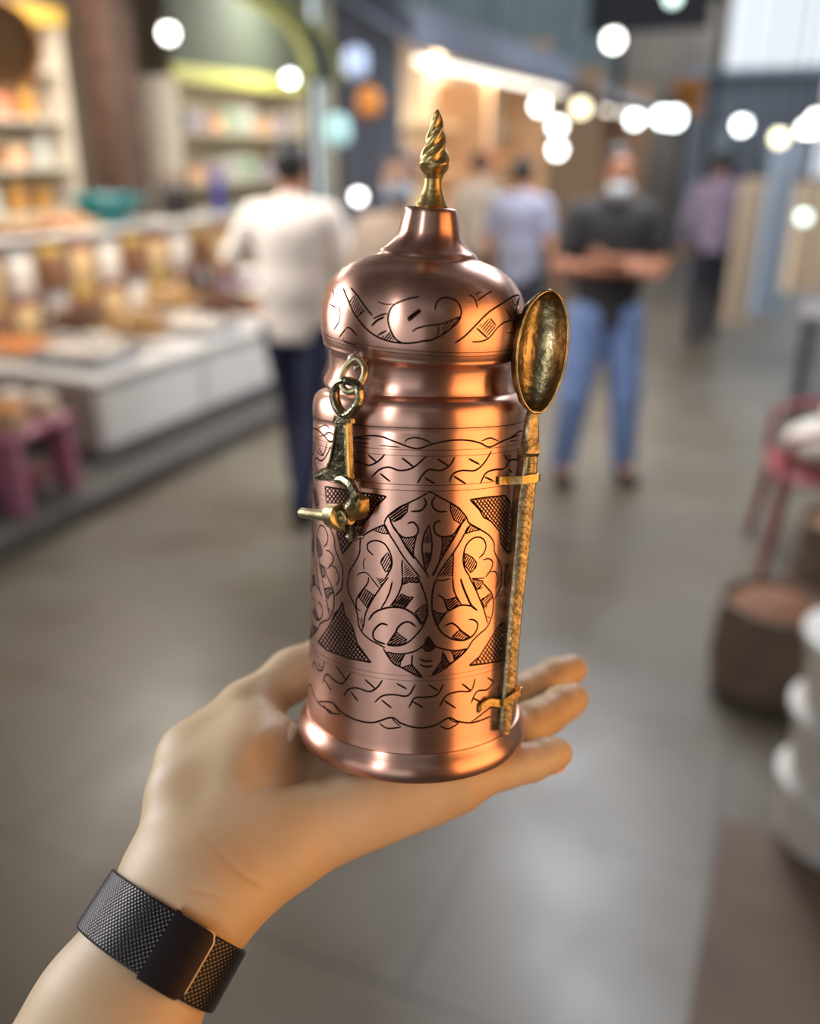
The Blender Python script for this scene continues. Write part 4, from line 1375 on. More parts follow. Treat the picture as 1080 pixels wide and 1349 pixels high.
# ------------------------------------------------------------------ small goods, one of each kind, copied with their parts
def proto(name, parts):
    """parts: list of (name, MB, material, [children])"""
    root = bpy.data.objects.new(name, None); root.empty_display_size = .05; COL.objects.link(root)
    for nm, mb, m, kids in parts:
        o = mb.obj(nm, m, root)
        for kn_, km, kmm in kids:
            km.obj(kn_, kmm, o)
    return root
USED = set()
def put(pr, loc, rz, label, cat, group=None, scale=1.0):
    if pr.name in USED:
        r = copy_tree(pr)
    else:
        r = pr; USED.add(pr.name)
    r.location = loc; r.rotation_euler = (0, 0, rz); r.scale = (scale,) * 3
    if 'group' in r and not group: del r['group']
    tag(r, label, cat, group)
    return r
def bag_proto(name, cm, heapm, r=.10, h=.16):
    a = MB().lathe([(r * .85, 0), (r * 1.0, h * .15), (r * 1.04, h * .5), (r * .95, h * .85), (r * 1.08, h), (r * 1.02, h * 1.02), (r * .9, h * .9)], 18, mod=lambda t, z: 1 + .05 * math.sin(5 * t + z * 40))
    b = MB()
    rr = random.Random(3)
    b.lathe([(r * .92, h * .86), (r * .8, h * .97), (r * .5, h * 1.12), (r * .15, h * 1.2)], 16)
    for k in range(26):
        an = rr.random() * 6.28; q = rr.random() ** .5 * r * .8
        b.ball((q * math.cos(an), q * math.sin(an), h * (1.18 - .22 * (q / r) ** 1.5)), (r * .13, r * .11, r * .09), 7, 5)
    return proto(name, [('sack', a, cm, []), ('contents', b, heapm, [])])
def jar_proto(name, gm, lidm, r=.055, h=.16):
    a = MB().lathe([(r * .9, 0), (r, h * .05), (r, h * .75), (r * .8, h * .88), (r * .8, h * .92)], 18)
    b = MB().lathe([(r * .86, h * .9), (r * .88, h * .91), (r * .88, h), (r * .8, h * 1.02)], 18)
    return proto(name, [('glass', a, gm, []), ('lid', b, lidm, [])])
def box_proto(name, m, m2, s=(.2, .16, .14)):
    a = MB().box((0, 0, s[2] / 2), s, bev=.006)
    b = MB().box((0, 0, s[2] * .93), (s[0] * 1.04, s[1] * 1.04, s[2] * .16), bev=.006)
    return proto(name, [('carton', a, m, []), ('lid', b, m2, [])])
def bottle_proto(name, m, capm, r=.035, h=.28):
    a = MB().lathe([(r * .9, 0), (r, h * .04), (r, h * .6), (r * .45, h * .76), (r * .38, h * .92)], 16)
    b = MB().lathe([(r * .44, h * .9), (r * .46, h * .91), (r * .46, h), (r * .36, h * 1.01)], 14)
    return proto(name, [('glass', a, m, []), ('cap', b, capm, [])])
def bundle_proto(name, m, m2, L=.42, r=.09):
    a = MB(); rr = random.Random(5)
    for k in range(22):
        an = rr.random() * 6.28; q = rr.random() ** .5 * r
        y, z = q * math.cos(an), r + .045 + q * math.sin(an) * .9
        dz = rr.uniform(-.02, .02)
        a.tube([(-L / 2 * rr.uniform(.8, 1.1), y * 1.5, z + dz), (0, y, z), (L / 2 * rr.uniform(.8, 1.1), y * 1.4, z - dz)], [.010, .015, .009], 6)
    b = MB().tube([(0, r * 1.12 * math.cos(t * 2 * PI / 16), r + .045 + r * 1.08 * math.sin(t * 2 * PI / 16)) for t in range(16)], .009, 6, 0, True)
    return proto(name, [('stalks', a, m, []), ('tie', b, m2, [])])
def tray_proto(name, m, hm, s=(.5, .34), h=.07):
    x, y = s[0] / 2, s[1] / 2
    a = MB().box((0, 0, .006), (s[0], s[1], .012))
    for c_, d_ in (((0, y, h / 2), (s[0], .012, h)), ((0, -y, h / 2), (s[0], .012, h)), ((x, 0, h / 2), (.012, s[1], h)), ((-x, 0, h / 2), (.012, s[1], h))): a.box(c_, d_)
    b = MB(); rr = random.Random(8)
    for k in range(60):
        b.ball((rr.uniform(-x * .86, x * .86), rr.uniform(-y * .84, y * .84), .028 + rr.random() * .05), (.030, .026, .020), 7, 5)
    return proto(name, [('rim', a, m, []), ('contents', b, hm, [])])

C_ = lambda n, r, g, b, **k: mat(n, srgb(r, g, b), k.pop('rough', .75), **k)
m_kraft = C_('kraft paper', 196, 164, 128); m_white = C_('white plastic', 224, 220, 214, rough=.4); m_cream = C_('cream sack cloth', 218, 198, 168)
m_nut = C_('pale nuts', 214, 180, 130, var=.25, vscale=30); m_apric = C_('dried apricots', 226, 146, 78, var=.2, vscale=20); m_brown = C_('brown spice', 128, 84, 56, var=.25, vscale=25)
m_garlic = C_('garlic white', 228, 216, 204, var=.15, vscale=30); m_red = C_('red plastic', 132, 52, 54, rough=.5); m_teal = C_('teal enamel', 20, 128, 136, rough=.3)
m_pink = C_('dusty pink plastic', 162, 100, 120, rough=.45); m_pinkd = C_('maroon plastic', 118, 56, 74, rough=.45); m_grey = C_('grey tin', 152, 154, 158, rough=.4)
m_glassj = C_('honey in glass', 206, 150, 70, rough=.15); m_glassw = C_('pale glass', 206, 210, 206, rough=.15); m_glassd = C_('dark bottle glass', 52, 46, 46, rough=.2); m_blue = C_('blue bottle glass', 70, 70, 150, rough=.25)
m_straw = C_('dry straw', 190, 150, 96, var=.25, vscale=18); m_strawd = C_('dark dried stalks', 116, 88, 70, var=.2, vscale=18); m_gold = C_('gold foil', 214, 176, 84, rough=.4); m_lilac = C_('lilac carton', 168, 156, 178)
m_counter = C_('painted white counter', 200, 196, 192, rough=.5, var=.06, vscale=3); m_cabin = C_('cabinet white lacquer', 214, 206, 192, rough=.45); m_yel = C_('lime yellow trim', 190, 190, 110, rough=.5)
m_green = C_('pale green enamel', 172, 196, 176, rough=.4); m_orange = C_('orange board', 224, 142, 60, rough=.5); m_copperp = mat('plain copper', (.70, .40, .26, 1), .35, 1.0); m_sack = C_('brown sack cloth', 112, 92, 78, var=.15, vscale=9)
m_peach = C_('peach carton', 224, 176, 140); m_salmon = C_('salmon carton', 206, 132, 104)

pr_bag = bag_proto('nut_bag', m_kraft, m_nut); pr_bagw = bag_proto('garlic_bag', m_cream, m_garlic); pr_bago = bag_proto('apricot_bag', m_kraft, m_apric)
pr_jarh = jar_proto('honey_jar', m_glassj, m_gold); pr_jarw = jar_proto('glass_jar', m_glassw, m_white); pr_jarg = jar_proto('green_canister', m_green, m_white, .065, .18)
pr_boxl = box_proto('gift_box', m_lilac, m_white); pr_boxp = box_proto('peach_box', m_peach, m_cream); pr_boxs = box_proto('salmon_box', m_salmon, m_peach, (.22, .18, .2))
pr_bot = bottle_proto('dark_bottle', m_glassd, m_red); pr_botb = bottle_proto('blue_bottle', m_blue, m_white)
pr_bun = bundle_proto('straw_bundle', m_straw, m_cream); pr_bund = bundle_proto('stalk_bundle', m_strawd, m_red)
pr_trb = tray_proto('nut_tray', m_brown, m_nut); pr_tro = tray_proto('apricot_tray', m_kraft, m_apric); pr_trg = tray_proto('tin_tray', m_grey, m_garlic)

ORD = ['first', 'second', 'third', 'fourth', 'fifth', 'sixth', 'seventh', 'eighth', 'ninth', 'tenth']
# ---- pink stool and its bags
mb0 = st(0, 0)
sx = on_z(40, 692)
stool = empty('plastic_stool', (sx.x - .12, sx.y + .12, 0), SROT + .15, 'dusty pink plastic stool at the left edge of the alley, below the bags', 'stool')
stool.location.z = 0
S_ = .50
MB().box((0, 0, S_ - .02), (.52, .46, .04), bev=.012).obj('seat', m_pink, stool)
for x in (-1, 1):
    for y in (-1, 1):
        MB().prism([(-.055, -.03), (.055, -.03), (.055, .03), (-.055, .03)], 0, S_ - .04, Matrix.Translation((x * .19, y * .19, 0))).obj('leg', m_pink, stool)
for y in (-1, 1):
    MB().box((0, y * .185, S_ - .10), (.34, .02, .12)).obj('apron', m_pinkd, stool)
MB().box((0, 0, .20), (.34, .36, .03)).obj('lower_shelf', m_pinkd, stool)
stool.location.z = 0.0
def on_stool(x, y): return stool.matrix_basis @ Vector((x, y, S_ + .001))
bpy.context.view_layer.update()
names = [('garlic_bag', pr_bagw, 'cream cloth bag of white garlic'), ('nut_bag', pr_bag, 'kraft paper bag of pale nuts'), ('apricot_bag', pr_bago, 'kraft paper bag of orange apricots')]
k = 0
for j, y in enumerate((-.115, .115)):
    for i, x in enumerate((-.17, .0, .17)):
        nm, pr, tx = names[(0, 1, 2, 1, 0, 0)[k]]
        put(pr, on_stool(x, y), random.random() * 6, '%s on the pink stool, %s in the %s row' % (tx, ('left', 'middle', 'right')[i], ('front', 'rear')[j]), 'bag', 'bags on the pink stool', .66)
        k += 1

# ---- low white counter along the left side
CT0, CT1, CW0, CW1, CH = 3.5, 6.3, -3.42, -4.5, .58
base_z = .11
cnt = empty('display_counter', st((CT0 + CT1) / 2, (CW0 + CW1) / 2, base_z), SROT, 'long low white counter along the left kerb covered with goods', 'counter')
L_ = CT1 - CT0; D_ = CW0 - CW1
MB().box((0, 0, CH - base_z - .03), (D_ + .06, L_ + .06, .06), bev=.012).obj('top', m_counter, cnt)
MB().box((0, 0, (CH - base_z - .06) / 2 + .03), (D_, L_, CH - base_z - .12), bev=.006).obj('front_panel', m_counter, cnt)
for i in range(3):
    MB().box((D_ / 2 + .006, -L_ / 2 + L_ * (i + .5) / 3, .22), (.012, L_ / 3 - .08, .30), bev=.004).obj('door', m_white, cnt)
MB().box((0, 0, .02), (D_ - .1, L_ - .1, .04)).obj('plinth', m_grey, cnt)
def cpos(px, py, z=CH):
    p = on_z(px, py, z); return Vector((p.x, p.y, z + .001))
def place_on(pr, px, py, z, rz, label, cat, group=None, sc=1.0):
    p = on_z(px, py, z); return put(pr, Vector((p.x, p.y, z + .001)), rz, label, cat, group, sc)
tw = lambda t, w, z: st(t, w, z + .001)
# goods on the counter (t along the alley, w across)
put(pr_trg, tw(3.80, -3.74, CH), SROT + .06, 'grey tin tray of white garlic at the near end of the white counter', 'tray')
put(pr_trg, tw(4.76, -3.72, CH), SROT, 'grey tin tray of white garlic in the middle of the white counter', 'tray')
for i, (t, w, s_) in enumerate(((4.28, -3.76, 1.0), (4.28, -4.24, 1.0), (5.22, -3.76, 1.0), (5.20, -4.22, .95))):
    put(pr_bun if i in (0, 3) else pr_bund, tw(t, w, CH), SROT + .05 * i, ('pale straw bundle' if i in (0, 3) else 'dark stalk bundle') + ' lying on the white counter, ' + ('between the two tin trays', 'behind the front straw bundle', 'just beyond the middle tin tray', 'behind the far stalk bundle')[i], 'bundle', 'dried bundles on the white counter', s_)
put(pr_tro, tw(3.80, -4.26, CH), SROT, 'open tray of orange apricots at the back corner of the white counter', 'tray', None, .88)
put(pr_trb, tw(4.76, -4.25, CH), SROT, 'open tray of pale nuts against the back of the white counter', 'tray', None, .88)
for i in range(5):
    put((pr_boxp, pr_boxl, pr_boxs)[i % 3], tw(5.58 + .24 * (i % 3), -3.58 - .30 * (i // 3), CH), SROT, ('peach', 'lilac', 'salmon')[i % 3] + ' carton at the far end of the white counter, ' + ('front row' if i < 3 else 'rear row'), 'box', 'cartons on the white counter')
put(pr_boxl, tw(6.08, -4.14, CH), SROT, 'tall lilac carton standing alone behind the carton rows on the white counter', 'box', 'cartons on the white counter', 1.8)
for i in range(3):
    put(pr_bot, tw(5.52 + .14 * i, -4.30, CH), 0, 'dark glass bottle with red cap at the back of the white counter, %s of three' % ORD[i], 'bottle', 'dark bottles on the white counter', 1.15)

# ---- raised table behind the counter
RZ = 1.20
tb = empty('back_table', st(4.7, -4.86, base_z), SROT, 'white raised back table behind the low counter', 'table')
MB().box((0, 0, RZ - base_z - .02), (.48, 4.6, .04), bev=.01).obj('top', m_counter, tb)
MB().box((.21, 0, .52), (.02, 4.4, .98)).obj('front_board', C_('tan board', 178, 152, 126), tb)
for x in (-.17, .17):
    for y in (-2.2, 2.2):
        MB().box((x, y, (RZ - base_z - .04) / 2), (.06, .06, RZ - base_z - .04)).obj('leg', m_white, tb)
put(pr_trb, tw(4.45, -4.86, RZ), SROT, 'tray of pale nuts on the raised back table, nearest end', 'tray', 'trays on the raised table', .82)
put(pr_tro, tw(4.9, -4.86, RZ), SROT, 'tray of apricots on the raised back table, next to the nut tray', 'tray', 'trays on the raised table', .82)
bw = empty('enamel_bowl', tw(5.38, -4.86, RZ), 0, 'teal enamel bowl on the raised back table', 'bowl')
MB().lathe([(.10, 0), (.10, .012), (.17, .07), (.235, .16), (.25, .165), (.238, .175), (.16, .085), (.09, .03), (.02, .024)], 28).obj('basin', m_teal, bw)
MB().tube([(.245 * math.cos(2 * PI * k / 28), .245 * math.sin(2 * PI * k / 28), .168) for k in range(28)], .010, 6, 0, True).obj('rim', C_('dark teal rim', 16, 92, 104, rough=.3), bw)
bw.scale = (1.15,) * 3
for i in range(4):
    put(pr_boxs if i % 2 else pr_boxp, tw(3.2 + .25 * i, -4.80, RZ), SROT, ('salmon' if i % 2 else 'peach') + ' carton on the raised table, %s from its near end' % ORD[i], 'box', 'cartons on the raised table')
for i in range(3):
    put(pr_bot, tw(6.05 + .13 * i, -4.86, RZ), 0, 'dark bottle with red cap on the raised table, %s of its row' % ORD[i], 'bottle', 'dark bottles on the raised table', 1.2)
put(pr_botb, tw(6.75, -4.84, RZ), 0, 'tall blue bottle at the far end of the raised table', 'bottle', None, 1.5)

# packets pinned in a row to the board under the raised table
def packet_proto(name, m, m2):
    a = MB()
    rs = []
    for k in range(9):
        v = k / 8; th = .006 + .030 * math.sin(PI * v) ** .6
        rs.append([(.10 * math.cos(a_) * (.96 + .04 * math.sin(PI * v)), th * math.sin(a_), -.26 + .24 * v) for a_ in [2 * PI * i / 16 for i in range(16)]])
    a.rings(rs, None, 0, True, True)
    b = MB().box((0, 0, .005), (.19, .010, .06))
    return proto(name, [('pouch', a, m, []), ('header_card', b, m2, [])])
pk = (packet_proto('nut_packet', m_nut, m_red), packet_proto('dark_spice_packet', m_brown, m_gold), packet_proto('white_packet', m_garlic, m_grey))
for i in range(10):
    for j in range(2):
        k = (i * 2 + j) % 3
        put(pk[k], st(3.95 + .27 * i, -4.60, 1.10 - .30 * j), SROT + PI / 2, '%s packet, %s from near end, %s row on board behind white counter' % (('pale nut', 'dark spice', 'white')[k], ORD[i], ('upper', 'lower')[j]), 'packet', 'packets pinned behind the white counter')

# ---- shelf cabinets against the left wall
def cabinet(name, t0, t1, w0, depth, z0, z1, ns, m, trim, label, goods, fascia=None):
    c = empty(name, st((t0 + t1) / 2, w0 - depth / 2, base_z), SROT, label, 'cabinet')
    W = t1 - t0; z0 -= base_z; z1 -= base_z
    MB().box((-depth / 2 + .01, 0, (z0 + z1) / 2), (.02, W, z1 - z0)).obj('back_panel', m, c)
    for s_ in (-1, 1):
        MB().box((0, s_ * (W / 2 - .015), z1 / 2), (depth, .03, z1)).obj('side_panel', m, c)
    for k in range(ns + 1):
        MB().box((0, 0, z0 + (z1 - z0) * k / ns), (depth - .02, W - .06, .025)).obj('shelf', m, c)
    MB().box((depth / 2 + .012, 0, z1 + .03), (.03, W + .04, .12)).obj('cornice', trim, c)
    if fascia: MB().box((depth / 2 - .01, 0, z1 + .62), (.04, W + .04, 1.05)).obj('fascia', fascia, c)
    rr = random.Random(int(t0 * 100))
    for k in range(ns):
        zz = z0 + (z1 - z0) * k / ns + .013 + base_z
        x = t0 + .14; i = 0
        row_ = 'lowest shelf' if k == 0 else 'top shelf' if k == ns - 1 else '%s shelf' % ORD[k]
        while x < t1 - .12:
            pr, tx, ct, sc, stp = goods[(k * 2 + i // 2 + i) % len(goods)]
            put(pr, st(x, w0 - depth * .45, zz + .001), SROT + rr.uniform(-.2, .2), '%s, %s from the near end, %s of the %s' % (tx, ORD[min(i, 9)], row_, name.replace('_', ' ')), ct, 'goods in the ' + name.replace('_', ' '), sc)
            x += stp; i += 1
    return c
cabinet('nut_cabinet', 3.5, 5.75, -5.45, .5, 1.25, 2.6, 4, m_cabin, m_gold, 'tall cream shelf cabinet behind the dark post, packed with jars and cartons',
        [(pr_jarh, 'honey jar with gold lid', 'jar', 1.25, .23), (pr_boxp, 'peach carton', 'box', 1.0, .30), (pr_jarw, 'pale glass jar', 'jar', 1.35, .24), (pr_boxs, 'salmon carton', 'box', .95, .31), (pr_jarh, 'honey jar with gold lid', 'jar', 1.4, .26)])
cabinet('lime_cabinet', 6.75, 9.05, -5.2, .5, 1.0, 2.30, 3, m_cabin, m_yel, 'wide pale shelf cabinet with lime yellow cornice beyond the dark post',
        [(pr_jarg, 'pale green canister', 'canister', 1.3, .27), (pr_boxl, 'lilac carton', 'box', 1.25, .36), (pr_jarw, 'pale glass jar', 'jar', 1.5, .27), (pr_boxp, 'peach carton', 'box', 1.0, .31)], C_('dark olive fascia', 70, 76, 66))

# ---- dark timber post
pp = at(163, 250, 7.25)
post = empty('timber_post', (pp.x, pp.y, base_z), SROT, 'thick dark brown timber post rising from the left stall', 'post')
MB().box((0, 0, 1.66), (.31, .31, 3.30), bev=.02).obj('shaft', M_WOOD, post)
MB().box((0, 0, .12), (.38, .38, .24), bev=.02).obj('foot_block', M_WOOD, post)
# ---- big hanging copper tray, upper left
tp_ = at(-8, 62, 4.1)
hang = empty('hanging_copper_tray', tp_, 0, 'round copper tray hanging at the upper left corner of the stall', 'tray')
Mx = Matrix.Rotation(math.radians(80), 4, 'X') @ Matrix.Rotation(.3, 4, 'Y')
MB().lathe([(.02, 0), (.165, 0), (.185, .012), (.20, .03), (.205, .028), (.19, .004), (.168, -.012), (.02, -.012)], 40, Mx).obj('dish', C_('hammered brown copper', 134, 96, 58, rough=.45, metal=.3), hang)
MB().tube([Mx @ Vector((.203 * math.cos(2 * PI * k / 40), .203 * math.sin(2 * PI * k / 40), .03)) for k in range(40)], .012, 8, 0, True).obj('rim', m_orange, hang)
MB().cyl((0, 0, .20), (0, 0, 3.5 - tp_.z), .004).obj('cord', M_DARK, hang)

# ---- arched lime frame near the lime cabinet
ap = under(408, 6.75)
aw = empty('arched_awning_frame', (ap.x, ap.y, base_z), 0, 'curved pale lime awning frame above the left stalls', 'awning')
arc = [Vector(at(px, py, 6.75)) - aw.location for px, py in ((255, -50), (285, -28), (315, -8), (345, 8), (372, 26), (392, 48), (403, 74), (407, 104))]
arc = [Vector(q) for q in arc]
dep = SDIR * .5
for k in (0, 1):
    MB().tube([q + dep * k for q in arc], .035, 8).obj('arch', m_yel, aw)
    b_0 = arc[-1] + dep * k
    MB().cyl((b_0.x, b_0.y, 0), (b_0.x, b_0.y, b_0.z), .03).obj('support', M_DARK, aw)
vs = MB()
vs.rings([[q + dep * .03 - Vector((0, 0, .012)) for q in arc] + [q + dep * .03 for q in arc[::-1]], [q + dep * .94 - Vector((0, 0, .012)) for q in arc] + [q + dep * .94 for q in arc[::-1]]], None, 0, True, True)
vs.obj('canopy', C_('dark green awning cloth', 84, 92, 82, rough=.9), aw)
# ---- slate coloured folding shutter between the lime cabinet and the kiosk
sh = empty('folding_shutter', st(10.3, -4.72, 0), SROT, 'slate blue folding shutter standing between the lime cabinet and the bright kiosk', 'shutter')
for i in range(6):
    MB().box((0, -.75 + .30 * i, 1.5), (.04, .31, 3.0), None, 0).obj('panel', C_('slate shutter paint', 84, 90, 106), sh)
    MB().box((.03, -.75 + .30 * i, 1.5), (.03, .03, 3.0)).obj('rib', M_DARK, sh)
MB().box((0, 0, 3.03), (.1, 1.9, .06)).obj('track', M_DARK, sh)
# ---- lit kiosk further on, its white tubes running down the alley
M_TUBE = mat('white lamp tube', (1.0, .93, .80, 1), .5, emit=2.6)
M_TUBEC = mat('cool lamp tube', (.80, .88, 1.0, 1), .5, emit=4.0)
kio = empty('shop_kiosk', st(9.7, -3.75, 0), SROT, 'bright cream and orange shop front beyond the jar lid', 'kiosk')
MB().box((-.28, 0, 1.5), (.06, 4.6, 3.0)).obj('back_wall', C_('cream shop wall', 222, 208, 184), kio)
for y in (-2.3, 0.0, 2.3):
    MB().box((.05, y, 1.5 if y else 1.2), (.60, .08, 3.0 if y else 2.4)).obj('pillar', C_('slate shop pillar', 88, 94, 108) if y < 0 else C_('orange shop pillar', 216, 176, 140), kio)
MB().box((.12, 0, 1.05), (.62, 4.5, .06)).obj('counter_top', m_cream, kio)
MB().box((.36, 0, .5), (.05, 4.5, 1.0)).obj('counter_front', C_('tan counter front', 190, 160, 128), kio)
for z in (1.5, 1.95):
    MB().box((-.12, 0, z), (.26, 4.5, .04)).obj('shelf', m_cream, kio)
MB().add([(-.28, -2.5, 3.0), (.62, -2.5, 2.50), (.62, 2.5, 2.50), (-.28, 2.5, 3.0), (-.28, -2.5, 2.96), (.62, -2.5, 2.46), (.62, 2.5, 2.46), (-.28, 2.5, 2.96)],
         [(0, 1, 2, 3), (7, 6, 5, 4), (0, 4, 5, 1), (1, 5, 6, 2), (2, 6, 7, 3), (3, 7, 4, 0)]).obj('awning', C_('grey blue awning cloth', 140, 146, 168), kio)
MB().box((.60, 0, 2.62), (.04, 5.0, .30)).obj('valance', C_('blue grey valance', 150, 158, 180), kio)
MB().cyl((.52, -2.3, 2.40), (.52, 2.3, 2.40), .03).obj('lamp_tube', M_TUBE, kio)
for i in range(8):
    pr, tx, ct = ((pr_boxs, 'salmon carton', 'box'), (pr_jarh, 'honey jar', 'jar'), (pr_boxp, 'peach carton', 'box'))[i % 3]
    put(pr, st(9.7 + (-1.95 + .48 * i if i < 4 else -1.45 + .48 * i), -3.75 - .12, 1.522), SROT, '%s on the lower kiosk shelf, %s from its near end' % (tx, ORD[i]), ct, 'goods on the kiosk shelf', 1.05)
# orange lantern and small bluish lanterns hung in front of the shutter
for i, (px, py, z, nm, m, tx) in enumerate(((486, 135, 6.5, 'orange_lantern', m_orange, 'small orange paper lantern left of the gilded tip'), (468, 82, 6.5, 'blue_lantern', mat('pale blue lantern', (.55, .68, .95, 1), .5, emit=.5), 'pale blue lantern hanging above the masked face'),
                                     (444, 172, 6.2, 'teal_lantern', mat('pale teal lantern', (.45, .72, .74, 1), .5, emit=.35), 'pale teal lantern hanging beside the head of the off-white shirt'))):
    p_ = at(px, py, z)
    ln = empty(nm, p_, 0, tx, 'lantern')
    MB().lathe([(.03, -.11), (.085, -.07), (.10, 0), (.085, .07), (.03, .11)], 18).obj('shade', m, ln)
    MB().lathe([(.035, .10), (.035, .13), (.01, .15)], 12).obj('cap', M_DARK, ln)
    MB().cyl((0, 0, .14), (0, 0, 3.6 - p_.z), .004, None, 6).obj('cord', M_DARK, ln)

# ---- second kiosk far along
k2 = empty('shop_kiosk', st(18.2, -4.2, 0), SROT, 'small far shop front with a pale awning, beyond the orange one', 'kiosk')
MB().box((-.6, 0, 1.5), (.1, 4.6, 3.0)).obj('back_wall', C_('blush shop wall', 206, 172, 150), k2)
for y in (-2.3, 2.3): MB().box((0, y, 1.5), (1.2, .1, 3.0)).obj('pillar', C_('orange shop pillar', 216, 176, 140), k2)
MB().add([(-.6, -2.5, 3.1), (.9, -2.5, 2.5), (.9, 2.5, 2.5), (-.6, 2.5, 3.1), (-.6, -2.5, 3.06), (.9, -2.5, 2.46), (.9, 2.5, 2.46), (-.6, 2.5, 3.06)],
         [(0, 1, 2, 3), (7, 6, 5, 4), (0, 4, 5, 1), (1, 5, 6, 2), (2, 6, 7, 3), (3, 7, 4, 0)]).obj('awning', C_('pale awning cloth', 176, 178, 190), k2)
MB().box((.2, 0, .5), (.6, 4.4, 1.0)).obj('counter', C_('tan counter front', 190, 160, 128), k2)
MB().cyl((.6, -2.2, 2.36), (.6, 2.2, 2.36), .035).obj('lamp_tube', M_TUBE, k2)

# ---- dark canopy beam and cloths under the sky opening
dk = empty('dark_canopy', st(13.6, -2.35, 0), SROT, 'dark canopy hanging over the alley at the top of the view', 'canopy')
MB().box((0, 0, 3.75), (1.5, 2.0, .16)).obj('roof_panel', M_DARK, dk)
MB().box((0, -1.0, 3.42), (1.5, .06, .62)).obj('front_cloth', C_('charcoal canopy cloth', 46, 46, 54, rough=.9), dk)
for x in (-.7, .7):
    MB().cyl((x, .9, 0), (x, .9, 3.7), .05).obj('support', M_DARK, dk)
# orange sign board
ps = at(905, 128, 13.2)
sg = empty('orange_sign_board', (ps.x, ps.y, 0), SROT, 'small orange sign board high on a pole, left of the white sky', 'sign')
MB().box((0, 0, ps.z), (.46, .06, .5), bev=.01).obj('board', m_orange, sg)
MB().box((0, -.035, ps.z), (.36, .01, .12)).obj('panel', C_('brown sign panel', 126, 80, 44), sg)
MB().cyl((0, .05, 0), (0, .05, ps.z + .25), .04).obj('pole', M_DARK, sg)
# low buildings closing the alley beneath the sky
for i, (t, w, h_, wd_, m, tx) in enumerate(((21, -1.6, 3.15, 2.6, C_('blue grey render', 140, 148, 160), 'blue grey low building closing the alley under the sky'),
                                       (19, 1.5, 2.9, 2.8, C_('slate render', 118, 126, 140), 'slate grey stall block at the far right end of the alley'))):
    bd = empty('far_building', st(t, w, 0), SROT, tx, 'building')
    MB().box((0, .8, h_ / 2), (wd_, 1.6, h_)).obj('wall', m, bd)
    MB().box((0, .7, h_ + .06), (wd_ + .3, 2.0, .12)).obj('roof', C_('pale blue sheet roof', 168, 184, 200), bd)
    for x in (-.55, .55):
        f_ = MB().box((x, -.02, 1.9), (.6, .06, .8)).obj('window', M_DARK, bd)
        MB().box((x, -.06, 1.9), (.5, .02, .7)).obj('pane', C_('pane', 150, 165, 180, rough=.15), f_)
    MB().box((0, -.02, .95), (.02, .02, 1.9)).obj('door', M_DARK, bd)

# ---- right-hand side: stools, tubs and hanging cloths
def on_t(px, py): return on_z(px, py, 0)
# stack of clear tubs
M_TUB = mat('clear plastic tub', (.96, .90, .82, 1), .15, trans=.35)
pcr = on_z(1092, 1112)
ztop = .0235
def tub_proto(name, hm):
    a = MB().lathe([(.105, 0), (.118, .004), (.130, .15), (.136, .152), (.134, .160), (.127, .150), (.114, .012), (.02, .010)], 26)
    b = MB(); rr = random.Random(4)
    b.lathe([(.112, .013), (.125, .10), (.09, .115), (.02, .12)], 20)
    for k in range(50):
        an = rr.random() * 6.28; q = rr.random() ** .5 * .105
        b.ball((q * math.cos(an), q * math.sin(an), .105 + rr.random() * .02), (.015, .012, .010), 7, 5)
    c = MB().lathe([(.139, .150), (.141, .152), (.141, .170), (.10, .176), (.02, .176)], 26)
    return proto(name, [('tub', a, M_TUB, []), ('contents', b, hm, []), ('lid', c, m_white, [])])
pr_t1 = tub_proto('nut_tub', m_nut); pr_t2 = tub_proto('apricot_tub', m_apric); pr_t3 = tub_proto('garlic_tub', m_garlic)
for col_, (dx, dy) in enumerate(((0, 0), (.36, .05), (.18, .34))):
    for k in range(3):
        pr = ((pr_t2, pr_t1, pr_t2), (pr_t1, pr_t3, pr_t2), (pr_t3, pr_t2, pr_t1))[col_][k]
        tx = {'nut_tub': 'pale nuts', 'apricot_tub': 'orange apricots', 'garlic_tub': 'white garlic'}[pr.name]
        q = Vector((pcr.x, pcr.y, 0)) + Matrix.Rotation(SROT, 3, 'Z') @ Vector((dx, dy, ztop + .206 * k))
        put(pr, q, 0, 'clear tub of %s on the brown mat, %s of the %s stack' % (tx, ('bottom', 'middle', 'top')[k], ('front left', 'front right', 'rear')[col_]), 'tub', 'clear tubs on the brown mat', 1.15)
# brown mat on the floor
q0 = on_z(905, 1345); q1 = on_z(930, 1080)
mt = MB(); e = SDIR
mb = MB()
u = SRT; c0 = Vector((q0.x, q0.y, 0)) - e * .25
rings = []
rows = []
LM = (Vector((q1.x, q1.y, 0)) - c0).length
for k in range(9):
    rows.append([c0 + e * (LM * k / 8) + u * (1.15 * j / 8) + Vector((0, 0, .016 + .002 * math.sin(k * 1.7 + j))) for j in range(9)])
vs = [q for r in rows for q in r] + [Vector((q.x, q.y, .002)) for r in rows for q in r]
fs = []
for k in range(8):
    for j in range(8):
        a = k * 9 + j; fs += [(a, a + 1, a + 10, a + 9), (81 + a, 81 + a + 9, 81 + a + 10, 81 + a + 1)]
for k in range(8):
    fs += [(k * 9, k * 9 + 9, 81 + k * 9 + 9, 81 + k * 9), (k * 9 + 8, 81 + k * 9 + 8, 81 + k * 9 + 17, k * 9 + 17), (k, 81 + k, 81 + k + 1, k + 1), (72 + k, 72 + k + 1, 81 + 73 + k, 81 + 72 + k)]
o = mb.add(vs, fs).obj('floor_mat', C_('brown cardboard mat', 108, 90, 78, var=.1, vscale=6), None)
tag(o, 'flat brown mat on the paving in the lower right corner', 'mat')
